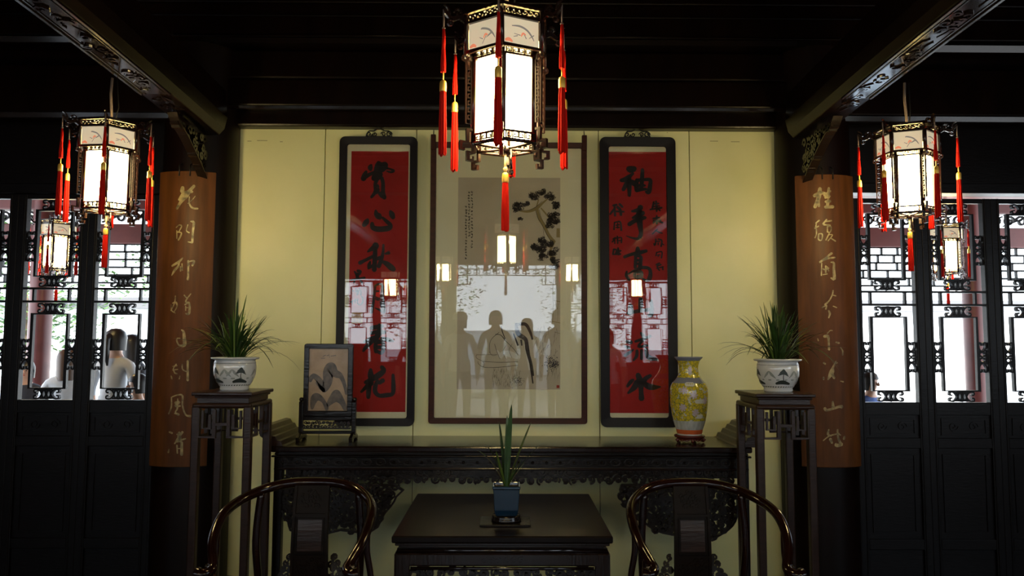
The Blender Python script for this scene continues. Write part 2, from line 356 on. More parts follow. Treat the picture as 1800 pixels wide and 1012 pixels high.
struct('trim_27', fillet(2.34, 5.5, 4.262, z(92, 4.262, 1700), .036, .32), 'gloss', 'added glossy strip catching light under the highest beam in the right bay', 'moulding')
struct('trim_28', fillet(CXL, CXR, 4.438, z(193, 4.438), .016, .28), 'gloss', 'thin added glossy strip catching light along the fascia over the cream boards', 'moulding')
struct('trim_12', MB().box(CXL, CXR, 4.36, 4.60, z(88, 4.44), z(88, 4.44) + .05), 'beam', 'dark filling board above the fascia', 'beam')
# gilt-edged strings of moulding under the highest beam
mb = MB().tube([(-1.9, 4.262, z(64, 4.262)), (1.9, 4.262, z(64, 4.262))], .004, 6); struct('trim_13', mb, 'beam', 'thin bead moulding along the highest beam', 'moulding')

# outer bays: beams with polished soffits, dark transom boards
for sd_, nm in ((-1, 'left'), (1, 'right')):
    px = 60 if sd_ < 0 else 1700
    x0, x1 = ((-5.5, CXL) if sd_ < 0 else (CXR, 5.5))
    zs = z(204 if sd_ < 0 else 212, 4.50, px)
    hbeam('trim_6' if sd_ < 0 else 'trim_7', x0, x1, 4.40, 4.70, z(197 if sd_ < 0 else 204, 4.40, px), zs + .28, 'dark beam over the %s lattice doors' % nm)
    struct('trim_29' if sd_ < 0 else 'trim_30', fillet(x0, x1, 4.395, z(206 if sd_ < 0 else 214, 4.395, px), .028), 'gloss', 'added glossy strip catching light under the beam of the %s bay' % nm, 'moulding')
    zt = z(341, 4.60, px)
    mb = MB().box(x0, x1, 4.60, 4.66, zt + .06, zs + .1).box(x0, x1, 4.57, 4.68, zt, zt + .06)
    n = 5
    for i in range(n + 1):
        xx = x0 + (x1 - x0) * i / n; mb.box(xx - .03, xx + .03, 4.58, 4.64, zt + .05, zs + .02)
    struct('trim_8' if sd_ < 0 else 'trim_9', mb, 'door', 'dark transom boards above the %s lattice doors' % nm, 'transom', .004)
    struct('trim_14' if sd_ < 0 else 'trim_15', MB().box(x0, x1, 4.46, 4.60, z(70 if sd_ < 0 else 82, 4.46, px) - .18, z(60, 4.46) + .1), 'beam', 'dark upper boards of the %s bay' % nm, 'boards')
struct('wall_back_2', MB().box(-5.5, 5.5, 4.66, 4.72, 2.95, 3.95), 'beam', 'dark boards closing the gable above the beams', 'wall')

# long carved tie beams running towards the viewer
def tie_beam(sgn, name, label):
    xin, xout = (1.65, 1.80) ; zb = 1.5 + 1.20; y0, y1 = -2.6, 4.34
    xi, xo = sgn * xin, sgn * xout
    cx = (xi + xo) / 2; hw = abs(xo - xi) / 2
    # section: flat soffit, rounded shoulders
    sec = [(-hw, 0.0), (-hw - .03, .035), (-hw - .045, .10), (-hw - .03, .26), (hw + .03, .26), (hw + .045, .10), (hw + .03, .035), (hw, 0.0)]
    ys = [y0 + (y1 - y0) * i / 24 for i in range(25)]; mb = MB(); vs = []
    arc = lambda Y: .085 * (1 - ((Y - .87) / 3.47) ** 2)      # the beam is gently arched
    for Y in ys: vs += [(cx + a, Y, zb + b + arc(Y)) for a, b in sec]
    n = len(sec); fs = [(i * n + k, (i + 1) * n + k, (i + 1) * n + (k + 1) % n, i * n + (k + 1) % n) for i in range(24) for k in range(n)] + [tuple(range(n)), tuple(24 * n + k for k in range(n))]
    mb.add(vs, fs); o = struct(name, mb, 'beam', label, 'beam', .006)
    fm = lambda u, v, d: (cx + u, v, zb + arc(v) - d)
    b = MB()
    for s in (-1, 1): b.ribbon([(s * (hw - .006), y0 + .35 * i) for i in range(19)], .012, .008, fm)
    for s in (-1, 1): b.ribbon([(s * (hw - .026), y0 + .35 * i) for i in range(19)], .006, .005, fm)
    b.build('edge_bead', 'carved', o)
    b = MB(); b.ribbon([(0, y0 + .35 * i) for i in range(19)], hw * 2 - .02, .002, fm); b.build('soffit_panel', 'gloss', o)
    c = MB(); rnd = random.Random(4 + sgn)
    # leaf and cloud relief in separated clusters down the soffit
    yy = 1.4
    while yy < 4.0:
        L = rnd.uniform(.10, .20)
        for kk in range(8):
            a = rnd.uniform(0, 6.28); r = rnd.uniform(.018, .034); ux, uy = rnd.uniform(-.035, .035), yy + rnd.uniform(-L, L)
            c.ribbon(spiral(ux, uy, r, rnd.uniform(.6, 1.2), a, rnd.choice((1, -1)), 9), rnd.uniform(.007, .012), rnd.uniform(.006, .012), fm)
        for kk in range(4):
            ux, uy = rnd.uniform(-.03, .03), yy + rnd.uniform(-L, L)
            c.ribbon(catmull([(ux, uy, .004), (ux + rnd.uniform(-.03, .03), uy + .05, .014), (ux + rnd.uniform(-.02, .02), uy + .11, .003)], 4), .01, rnd.uniform(.004, .009), fm)
        yy += L + rnd.uniform(.16, .30)
    c.build('soffit_carving', 'gloss', o)
    # pierced corbel under the beam where it meets the column
    fs_ = lambda u, v, d: (cx - .03 + d, u, v)
    poly = [(3.90, zb), (4.30, zb), (4.33, zb - .26), (4.25, zb - .20), (4.15, zb - .14), (4.04, zb - .08), (3.95, zb - .045)]
    q = MB(); openwork(q, poly, .055, .013, .05, fs_, 9); q.ribbon(catmull([poly[0], poly[6], poly[5], poly[4], poly[3], poly[2]], 4), .006, .05, fs_)
    q.build('corbel', 'carved', o)
    return o
tie_beam(-1, 'trim_10', 'long carved tie beam running overhead to the left column')
tie_beam(1, 'trim_11', 'long carved tie beam running overhead to the right column')
for i, y in enumerate((-0.6, 1.7)):
    tag(MB().box(-5.5, 5.5, y, y + .22, 3.35, 3.62).build('beam', 'beam', bevel=.01), ('cross beam high over the middle of the hall', 'cross beam high over the front of the hall')[i], 'beam', kind='structure')
for i in range(9):
    y = -2.8 + i * .92; tag(MB().lathe([(.07, 0), (.07, 11)], 12).build('purlin', 'beam', loc=(-5.5, y, 3.88), rot=(0, R_(90), 0)), 'round purlin %s under the ceiling boards' % ('nearest the front', 'second from the front', 'third from the front', 'fourth from the front', 'over the centre lantern', 'fourth from the altar wall', 'third from the altar wall', 'second from the altar wall', 'nearest the altar wall')[i], 'purlin', kind='structure')

# ------------------------------------------------------------------ lattice door leaves
DZ = {'top': z(341, 4.60, 60), 'mid1': z(507, 4.60, 210), 'mid2': z(530, 4.60, 210), 'sill': z(703, 4.60, 210)}
PANE = .324; STILE = .051; LEAF = PANE + 2 * STILE
def scroll_orn(mb, cx, cz, wd, ht, rot, fm, th=.0085, dp=.022):
    def T(u, v):
        u, v = u * wd / 2, v * ht / 2
        return (cx + u, cz + v) if not rot else (cx + v, cz + u)
    def rb(pts, close=False): mb.ribbon([T(*p) for p in pts], th, dp, fm, close)
    for s in (-1, 1):
        rb([(s * .20 + .15 * math.cos(a), .72 * math.sin(a)) for a in [2 * math.pi * k / 10 for k in range(10)]], True)
        rb(catmull([(s * .36, 0), (s * .50, .55), (s * .72, .85), (s * .98, .78), (s * .98, .35), (s * .80, .25)], 3))
        rb(catmull([(s * .36, 0), (s * .50, -.55), (s * .72, -.85), (s * .98, -.78), (s * .98, -.35), (s * .80, -.25)], 3))
    rb([(0, 1), (0, .72)]); rb([(0, -1), (0, -.72)]); rb([(-.5, .8), (.5, .8)]); rb([(-.5, -.8), (.5, -.8)])
def door_leaf(name, label):
    e = empty(name, (0, 0, 0), label, 'lattice door', kind='structure')
    h = LEAF / 2; p = PANE / 2; t = DZ['top']; y0, y1 = 0.0, .045
    for s in (-1, 1):
        mb = MB().box(min(s * h, s * p), max(s * h, s * p), y0, y1, 0.08, t); xx = s * (p + .012)
        mb.box(xx - .004, xx + .004, y0 - .005, y0, .1, t); mb.build('stile', 'door', e, bevel=.004)
    for a, b in ((t - .028, t), (DZ['mid1'] - .006, DZ['mid1'] + .006), (DZ['mid2'] - .006, DZ['mid2'] + .006), (DZ['sill'] - .075, DZ['sill'])):
        MB().box(-p, p, y0 + .004, y1 - .004, a, b).build('rail', 'door', e, bevel=.002)
    for a in (DZ['sill'] - .27, DZ['sill'] - .86, .08): MB().box(-p, p, y0, y1, a, a + .06).build('rail', 'door', e, bevel=.003)
    mb = MB().box(-p, p, .015, .03, DZ['sill'] - .21, DZ['sill'] - .075)
    fm = lambda u, v, d: (u, .0155 - d, v)
    zz = DZ['sill'] - .1425; mb.ribbon([(-p + .03, zz - .045), (p - .03, zz - .045), (p - .03, zz + .045), (-p + .03, zz + .045)], .008, .006, fm, True)
    for s in (-1, 1): mb.ribbon(spiral(s * .06, zz, .03, 1.3, 0, s), .007, .006, fm)
    mb.build('waist_panel', 'door', e)
    mb = MB().box(-p, p, .015, .03, DZ['sill'] - .80, DZ['sill'] - .27)
    a, b = DZ['sill'] - .76, DZ['sill'] - .31; mb.ribbon([(-p + .035, a), (p - .035, a), (p - .035, b), (-p + .035, b)], .010, .007, fm, True); mb.build('lower_panel', 'door', e)
    MB().box(-p, p, .015, .03, .14, DZ['sill'] - .86).build('foot_panel', 'door', e)
    # open lattice: an oblong ring held by scrollwork, twice, with a short band between
    f2 = lambda u, v, d: (u, .034 - d, v)
    def tier(z0, z1):
        iw = .105; g = .068
        MB().ribbon([(-iw, z0 + g), (iw, z0 + g), (iw, z1 - g), (-iw, z1 - g)], .0125, .024, f2, True).build('oblong_ring', 'door', e)
        for cz in (z0 + g / 2, z1 - g / 2):
            m_ = MB(); scroll_orn(m_, 0, cz, .145, g - .004, False, f2); m_.build('scrollwork', 'door', e)
        for s in (-1, 1):
            m_ = MB(); scroll_orn(m_, s * (iw + p) / 2, (z0 + z1) / 2 - .02, .175, p - iw - .004, True, f2); m_.build('scrollwork', 'door', e)
    tier(DZ['sill'], DZ['mid2'] - .006); tier(DZ['mid1'] + .006, t - .028)
    m_ = MB()
    for s in (-1, 1): m_.box(s * .105 - .006, s * .105 + .006, .01, .034, DZ['mid2'] + .006, DZ['mid1'] - .006)
    m_.build('band_post', 'door', e)
    return freeze(e)
ord_ = ['leaf nearest the column', 'second leaf from the column', 'third leaf from the column', 'fourth leaf from the column', 'fifth leaf from the column', 'outermost leaf']
xl = P(258, 600, 4.60).x - LEAF / 2 + STILE; xr = P(1518, 600, 4.60).x + LEAF / 2 - STILE
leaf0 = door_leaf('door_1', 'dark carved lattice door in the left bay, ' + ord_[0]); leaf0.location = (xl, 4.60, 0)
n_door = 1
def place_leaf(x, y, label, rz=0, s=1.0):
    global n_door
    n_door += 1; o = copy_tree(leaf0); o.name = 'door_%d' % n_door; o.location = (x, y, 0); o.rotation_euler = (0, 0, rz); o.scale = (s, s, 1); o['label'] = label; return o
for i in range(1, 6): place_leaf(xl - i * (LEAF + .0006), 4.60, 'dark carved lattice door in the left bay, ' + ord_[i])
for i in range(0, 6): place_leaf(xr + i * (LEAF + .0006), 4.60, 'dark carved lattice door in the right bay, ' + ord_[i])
# jamb strip between column and leaves
struct('trim_16', MB().box(xl + LEAF / 2, CXL, 4.58, 4.66, 0, DZ['top'] + .06), 'door', 'narrow jamb between left column and lattice doors', 'jamb', .003)
struct('trim_17', MB().box(CXR, xr - LEAF / 2, 4.58, 4.66, 0, DZ['top'] + .06), 'door', 'narrow jamb between right column and lattice doors', 'jamb', .003)
struct('trim_18', MB().box(-5.5, CXL, 4.56, 4.68, 0, .08), 'door', 'timber threshold under the left lattice doors', 'threshold', .01)
struct('trim_19', MB().box(CXR, 5.5, 4.56, 4.68, 0, .08), 'door', 'timber threshold under the right lattice doors', 'threshold', .01)

# ------------------------------------------------------------------ the front of the hall behind the viewer (seen in the picture glass)
FY = -2.6; ft = DZ['top']
fw = LEAF * 1.25
for i in range(8):
    place_leaf(-.92 - fw / 2 - i * fw, FY, 'lattice door of the front wall left of the entrance, ' + ('next to it', 'second', 'third', 'fourth', 'fifth', 'sixth', 'seventh', 'at the far end')[i], 0, 1.25)
    place_leaf(.92 + fw / 2 + i * fw, FY, 'lattice door of the front wall right of the entrance, ' + ('next to it', 'second', 'third', 'fourth', 'fifth', 'sixth', 'seventh', 'at the far end')[i], 0, 1.25)
struct('wall_front', MB().box(-5.6, 5.6, FY - .05, FY + .08, ft + .02, 3.95), 'beam', 'dark boards over the entrance of the hall', 'wall')
mb = MB()
for s in (-1, 1): mb.lathe([(.08, 0), (.08, 3.9)], 24, (s * .84, FY, 0))
struct('trim_20', mb, 'column', 'pair of entrance posts behind the viewer', 'posts')
struct('ceiling_shade_porch', MB().box(-5.6, 5.6, -5.6, -2.65, 3.05, 3.2).box(-5.6, 5.6, -5.6, -5.45, 2.65, 3.05), 'redbeam', 'added unseen porch ceiling shading the front of the hall', 'ceiling')  # porch roof added to hold back daylight from the front
struct('trim_25', MB().box(-5.5, 5.5, 6.2, 6.4, 2.735, 3.25), 'redbeam', 'gallery cross beam from which its lanterns hang', 'beam')
fr = lambda u, v, d: (u, FY + .02 - d, v)
mb = MB()
zt = ft + .02; 
for x in [-.75 + .15 * k for k in range(11)]: mb.ribbon([(x, zt), (x, zt - (.30 if abs(x) > .5 else .16))], .014, .03, fr)
for a in (0.06, .16): mb.ribbon([(-.75, zt - a), (.75, zt - a)], .014, .03, fr)
for s in (-1, 1): mb.ribbon([(s * .75, zt - .30), (s * .55, zt - .30), (s * .55, zt - .2)], .014, .03, fr)
for k in range(9):
    x = -.6 + .15 * k; mb.ribbon([(x - .05, zt - .08), (x + .05, zt - .08), (x + .05, zt - .13), (x - .05, zt - .13)], .01, .03, fr, True)
struct('trim_21', mb, 'door', 'hanging fretwork frieze over the entrance', 'frieze')
struct('ground', MB().box(-16, 16, 9.0, 22, -.16, -.02), 'outground', 'pale paving of the rear garden', 'ground')
struct('ground_front', MB().box(-16, 16, -16, -2.5, -.16, -.02), 'paving', 'grey paving of the front garden', 'ground')
struct('wall_garden_front', MB().box(-14, 14, -12.2, -12.0, -.1, 1.2), 'outwall', 'whitewashed garden wall in front of the hall', 'wall')
# ------------------------------------------------------------------ gallery and garden behind the doors
GY = 8.0; g = lambda py, px=600: 1.5 + (608 - py) / F * GY
mb = MB().box(-7.5, 7.5, GY - .08, GY + .08, g(372), g(342)).box(-7.5, 7.5, GY - .07, GY + .07, g(432), g(397))
struct('trim_22', mb, 'redbeam', 'pair of red brown gallery lintels beyond the doors', 'beam', .01)
mb = MB(); x = -7.4; fg = lambda u, v, d: (u, GY - .01 - d, v); cz = (g(372) + g(397)) / 2
while x < 7.4:
    mb.ribbon(spiral(x, cz, .06, 1.3, 0, 1), .018, .03, fg); mb.ribbon(spiral(x + .13, cz, .06, 1.3, 3.14, -1), .018, .03, fg); mb.ribbon([(x - .06, cz - .05), (x + .2, cz + .05)], .014, .03, fg); x += .27
struct('trim_23', mb, 'door', 'pierced scroll frieze between the gallery lintels', 'frieze')
mb = MB(); zt, zb_ = g(432), g(500); rnd = random.Random(3); x = -7.4
rows = 5; hh = (zt - zb_) / rows
for r in range(rows + 1): mb.ribbon([(-7.4, zt - r * hh), (7.4, zt - r * hh)], .018, .03, fg)
for r in range(rows):
    x = -7.4 + (r % 2) * .13
    while x < 7.4: mb.ribbon([(x, zt - r * hh), (x, zt - (r + 1) * hh)], .016, .03, fg); x += rnd.choice((.17, .26, .22))
struct('trim_24', mb, 'door', 'hanging brick pattern lattice under the gallery lintels', 'lattice')
for i, x in enumerate((-4.83, -1.9, 1.9, 4.9)):
    struct('column', MB().lathe([(.11, 0), (.11, 3.1)], 20, (x, GY, 0)), 'redbeam', 'slim red brown gallery post, %s counted from the left' % ('first', 'second', 'third', 'last')[i], 'column')
struct('ceiling_gallery', MB().box(-7.5, 7.5, 4.72, 9.2, 3.25, 3.4), 'redbeam', 'boarded ceiling of the gallery beyond the doors', 'ceiling')
gw = struct('wall_garden', MB().box(-14, 14, 14.0, 14.25, -.1, 2.15), 'outwall', 'whitewashed garden wall beyond the gallery', 'wall')
MB().box(-14, 14, 13.85, 14.4, 2.15, 2.25).box(-14, 14, 14.0, 14.25, 2.25, 2.36).build('tile_coping', 'rooftile', gw)

def bush(name, x, y, z0, rx, rz_, n, label, cat, seed, trunk=0.0):
    rnd = random.Random(seed); e = empty(name, (x, y, 0), label, cat)
    mb = MB()
    for k in range(n):
        u, v = rnd.uniform(0, 6.28), rnd.uniform(-1, 1); q = rnd.random() ** .4; s = math.sqrt(1 - v * v)
        c = Vector((rx * q * s * math.cos(u), rx * q * s * math.sin(u), z0 + rz_ + rz_ * q * v)); a = rnd.uniform(0, 6.28); L = rnd.uniform(.08, .16); t = Vector((math.cos(a), math.sin(a), rnd.uniform(-.6, .4))).normalized(); b = t.cross(Vector((0, 0, 1))).normalized() * L * .3
        mb.add([c, c + t * L * .5 + b, c + t * L, c + t * L * .5 - b], [(0, 1, 2, 3)])
    mb.nofix = True; tag(mb.build('foliage', 'bush', e), kind='stuff')
    MB().tube(catmull([(0, 0, 0), (.06, .02, z0 * .5 + .1), (-.03, 0, z0 + rz_)], 4), [.07 - .004 * i for i in range(9)], 8).build('trunk', 'bark', e)
bush('tree', -7.6, 12.2, 1.2, 1.5, 1.2, 2600, 'leafy green tree beyond the gallery seen through left lattice doors', 'tree', 1)
bush('tree', -5.2, 12.6, 1.9, 1.0, .9, 1600, 'small bright tree by the garden wall left of centre', 'tree', 2)
bush('tree', 10.6, 11.9, 1.2, 1.3, 1.2, 1500, 'tree at the far right end of the rear garden', 'tree', 3)
bush('bush', -4.2, 11.5, .1, .7, .5, 900, 'low round bush in the garden beyond left doors', 'bush', 4)
bush('tree', -1.8, -9.5, 1.0, 1.3, 1.3, 1600, 'tree in the front garden left of the entrance axis', 'tree', 5)
bush('tree', 2.0, -9.0, .9, 1.4, 1.4, 1600, 'tree in the front garden right of the entrance axis', 'tree', 6)

for i in range(9): bush('bush', -6.4 + 1.6 * i, -7.4, .0, .60, .58, 1100, 'bush of an added front hedge darkening the glass reflections, %s' % ('left end', 'second from left end', 'third from left end', 'left of the entrance axis', 'on the entrance axis', 'right of the entrance axis', 'third from right end', 'second from right end', 'right end')[i], 'bush', 20 + i)  # row added to keep bright front paving out of the picture glass
# ================================================================== altar table
TF, TB = 4.08, 4.575
tl, tr = P(465, 783, TF).x, P(1333, 787, TF).x; TZ = (P(465, 783, TF).z + P(1333, 787, TF).z) / 2
tx = (tl + tr) / 2; W = (tr - tl) / 2; D = (TB - TF)
AT = empty('altar_table', (tx, TF, 0), 'long dark carved altar table with upturned ends against the cream wall', 'table')
def rel(px, py, Y, o=(0, 0, 0)): p = P(px, py, Y); return (p.x - o[0], p.z - o[2])
MB().box(-W + .03, W - .03, .0, D, TZ - .032, TZ).build('tabletop', 'tabletop', AT, bevel=.008)
mb = MB().box(-W + .05, W - .05, .012, D - .01, TZ - .048, TZ - .034).box(-W + .035, W - .035, .004, D - .004, TZ - .058, TZ - .048)
mb.build('edge_moulding', 'lacquer', AT, bevel=.003)
fz = TZ - .058
MB().box(-W + .045, W - .045, .03, .06, fz - .055, fz).build('frieze', 'lacquer', AT)
fa = lambda u, v, d: (u, .03 - d, v)
mb = MB(); n = 34
for i in range(n):
    x = -W + .09 + (2 * W - .18) * i / (n - 1); zc = fz - .028
    mb.ribbon([(x + .026 * math.cos(a), zc + .018 * math.sin(a)) for a in [6.283 * k / 8 for k in range(8)]], .006, .005, fa, True)
    mb.lathe([(0, 0.0), (.008, .0), (.008, .004), (.004, .010), (0, .011)], 8)
    m_ = len(mb.v); 
    for j in range(40): v = mb.v[m_ - 40 + j]; mb.v[m_ - 40 + j] = (x + v[0], .03 - v[2], zc + v[1])
mb.build('rosette_band', 'carved', AT)
MB().box(-W + .045, W - .045, .018, .06, fz - .068, fz - .055).build('frieze_bead', 'tabletop', AT, bevel=.004)
# deep pierced apron
az = fz - .068; ab = P(890, 853, TF).z
poly = [(-W + .1, az), (W - .1, az), (W - .1, ab)] + [(W - .1 - (2 * W - .2) * i / 40, ab + .012 * (i % 2)) for i in range(41)] + [(-W + .1, ab)]
mb = MB(); MB().box(-W + .1, W - .1, .05, .06, ab + .030, az).build('apron_backing', 'lacquer', AT)
openwork(mb, poly, .046, .010, .028, lambda u, v, d: (u, .052 - d, v), 5, studs=True)
mb.build('carved_apron', 'carved', AT)
# drooping pierced spandrels beside the legs
def spandrel(pts, seed):
    poly = [rel(x, y, TF + .05, (tx, 0, 0)) for x, y in pts]; mb = MB(); f = lambda u, v, d: (u, .058 - d, v)
    openwork(mb, poly, .040, .0125, .030, f, seed, studs=True)
    openwork(mb, poly, .052, .010, .020, f, seed + 7)
    mb.ribbon(catmull(poly + [poly[0]], 2), .010, .028, f)
    return mb
spandrel([(494, 852), (694, 852), (697, 872), (688, 888), (676, 902), (664, 925), (640, 935), (600, 930), (560, 940), (530, 935), (512, 930), (508, 915), (500, 908), (494, 880)], 3).build('spandrel', 'carved', AT)
spandrel([(1092, 852), (1294, 852), (1296, 878), (1294, 905), (1286, 922), (1272, 934), (1258, 942), (1250, 948), (1215, 940), (1180, 938), (1150, 930), (1130, 915), (1112, 900), (1100, 890), (1090, 872)], 4).build('spandrel', 'carved', AT)
# legs: front and rear posts joined by panels
lw = .046
for sx in (-1, 1):
    for (a, b) in ((.02, .066),):
        x1 = sx * (W - .045); x0 = x1 - sx * lw
        mb = MB(); xa, xb = min(x0, x1), max(x0, x1)
        mb.box(xa, xb, a, b, .0, fz); mb.box(xa - .006, xb + .006, a - .006, b + .006, 0, .05)
        mb.build('leg', 'lacquer', AT, bevel=.005)
# upturned ends: a stepped roll of ribs running front to back
for sx in (-1, 1):
    e = MB(); pr = [(0, 0), (.020, .004), (.030, .026), (.050, .028), (.062, .050), (.080, .052), (.092, .074), (.108, .077), (.122, .098), (.150, .104), (.160, .085), (.152, .052), (.128, .036), (.112, .008), (.105, -.002)]
    poly = [(sx * (W - .108) + sx * u * .9, TZ + v) for u, v in pr]
    e.prism(poly, -.006, -D + .01, lambda u, v, d: (u, -d, v))
    e.build('upturned_end', 'standwood', AT, bevel=.003)

# ================================================================== square table in front
QF, QB = 3.05, 3.92
ql, qr = P(688, 944, QF).x, P(1078, 948, QF).x; QZ = (P(880, 944, QF).z + P(880, 866, QB).z) / 2
qx = (ql + qr) / 2; qw = (qr - ql) / 2; qd = QB - QF
QT = empty('square_table', (qx, QF, 0), 'square dark wooden table holding the blue pot between two armchairs', 'table')
MB().box(-qw, qw, 0, qd, QZ - .028, QZ).build('tabletop', 'darktop', QT, bevel=.006)
MB().box(-qw + .012, qw - .012, .012, qd - .012, QZ - .040, QZ - .028).build('top_moulding', 'tabletop', QT, bevel=.003)
MB().box(-qw + .034, qw - .034, .034, qd - .034, QZ - .062, QZ - .040).build('waist', 'tabletop', QT)
mb = MB().tube([(-qw + .02, .026, QZ - .060), (qw - .02, .026, QZ - .060)], .010, 10); mb.build('bead', 'gloss', QT)
c0 = QZ - .068
for (x0, x1, y0, y1) in ((-qw + .01, qw - .01, .012, .05), (-qw + .01, qw - .01, qd - .05, qd - .012), (-qw + .01, -qw + .05, .05, qd - .05), (qw - .05, qw - .01, .05, qd - .05)):
    MB().box(x0, x1, y0, y1, c0 - .05, c0).build('apron', 'tabletop', QT, bevel=.006)
f = lambda u, v, d: (u, .012 - d, v)
for s in (-1, 1):
    mb = MB()
    for k in range(3): mb.ribbon(spiral(s * (.02 + .026 * k), c0 - .028, .014, 1.1, 1, s), .005, .004, f)
    mb.build('apron_carving', 'carved', QT)
mb = MB().tube([(-qw + .075, .008, c0 - .056), (qw - .075, .008, c0 - .056)], .0065, 8); mb.build('apron_bead', 'gloss', QT)
mb = MB(); poly = [(-qw + .06, c0 - .06), (qw - .06, c0 - .06), (qw - .06, c0 - .17), (0, c0 - .14), (-qw + .06, c0 - .17)]
openwork(mb, poly, .042, .010, .022, lambda u, v, d: (u, .035 - d, v), 12, studs=True); mb.build('carved_apron', 'carved', QT)
for sx in (-1, 1):
    for y in (.012, qd - .072):
        x1 = sx * (qw - .01); x0 = x1 - sx * .06; MB().box(min(x0, x1), max(x0, x1), y - .001, y + .06, 0, c0).build('leg', 'tabletop', QT, bevel=.006)

# ================================================================== tall flower stands
SY = 3.70
def flower_stand(label):
    e = empty('flower_stand', (0, 0, 0), label, 'stand', 'tall square flower stands flanking the altar table')
    w2, d = .145, .345; H = P(390, 689, SY).z
    MB().box(-w2, w2, 0, d, H - .018, H).box(-w2 + .012, w2 - .012, .012, d - .012, H - .030, H - .018).build('stand_top', 'standwood', e, bevel=.005)
    MB().box(-w2 + .022, w2 - .022, .022, d - .022, H - .052, H - .030).build('waist', 'standwood', e)
    MB().box(-w2 + .002, w2 - .002, .004, d - .004, H - .078, H - .052).build('apron_rail', 'standwood', e, bevel=.011)
    hz = H - .078
    for sx in (-1, 1):
        for y in (.004, d - .042):
            x1 = sx * (w2 - .002); x0 = x1 - sx * .038; MB().box(min(x0, x1), max(x0, x1), y, y + .038, 0, hz + .01).build('leg', 'standwood', e, bevel=.006)
    for y in (.016, d - .03):
        mb = MB(); fm = lambda u, v, dd: (u, y + .006 - dd, v); th = .013
        for s in (-1, 1):
            a, b = s * .034, s * .110
            mb.ribbon([(b, hz - .002), (b, hz - .135), (a, hz - .135), (a, hz - .005)], th, .016, fm)
            mb.ribbon([(s * .090, hz - .01), (s * .090, hz - .095), (s * .056, hz - .095), (s * .056, hz - .03)], th * .8, .014, fm)
        mb.ribbon([(-.034, hz - .075), (.034, hz - .075)], th, .016, fm); mb.build('fret_apron', 'standwood', e)
    for x in (-w2 + .02, w2 - .026):
        mb = MB(); fm = lambda u, v, dd: (x + dd, u, v); c = d / 2; th = .013
        for s in (-1, 1):
            a, b = c + s * .04, c + s * .14
            mb.ribbon([(b, hz), (b, hz - .135), (a, hz - .135), (a, hz)], th, .016, fm); mb.ribbon([(c + s * .115, hz - .01), (c + s * .115, hz - .095), (c + s * .07, hz - .095), (c + s * .07, hz - .03)], th * .8, .014, fm)
        mb.ribbon([(c - .04, hz - .075), (c + .04, hz - .075)], th, .016, fm); mb.build('fret_apron', 'standwood', e)
    for zz in (.22,):
        for y in (.01, d - .036): MB().box(-w2 + .03, w2 - .03, y, y + .026, zz, zz + .026).build('stretcher', 'standwood', e, bevel=.003)
        for x in (-w2 + .01, w2 - .036): MB().box(x, x + .026, .03, d - .03, zz, zz + .026).build('stretcher', 'standwood', e, bevel=.003)
    return freeze(e), H
fs0, SH = flower_stand('tall brown flower stand with fret apron left of the altar table')
fs0.location = (P(389, 700, SY).x, SY, 0)
fs1 = copy_tree(fs0); fs1.location = (P(1382, 700, SY).x, SY, 0); fs1['label'] = 'tall brown flower stand with fret apron right of the altar table'

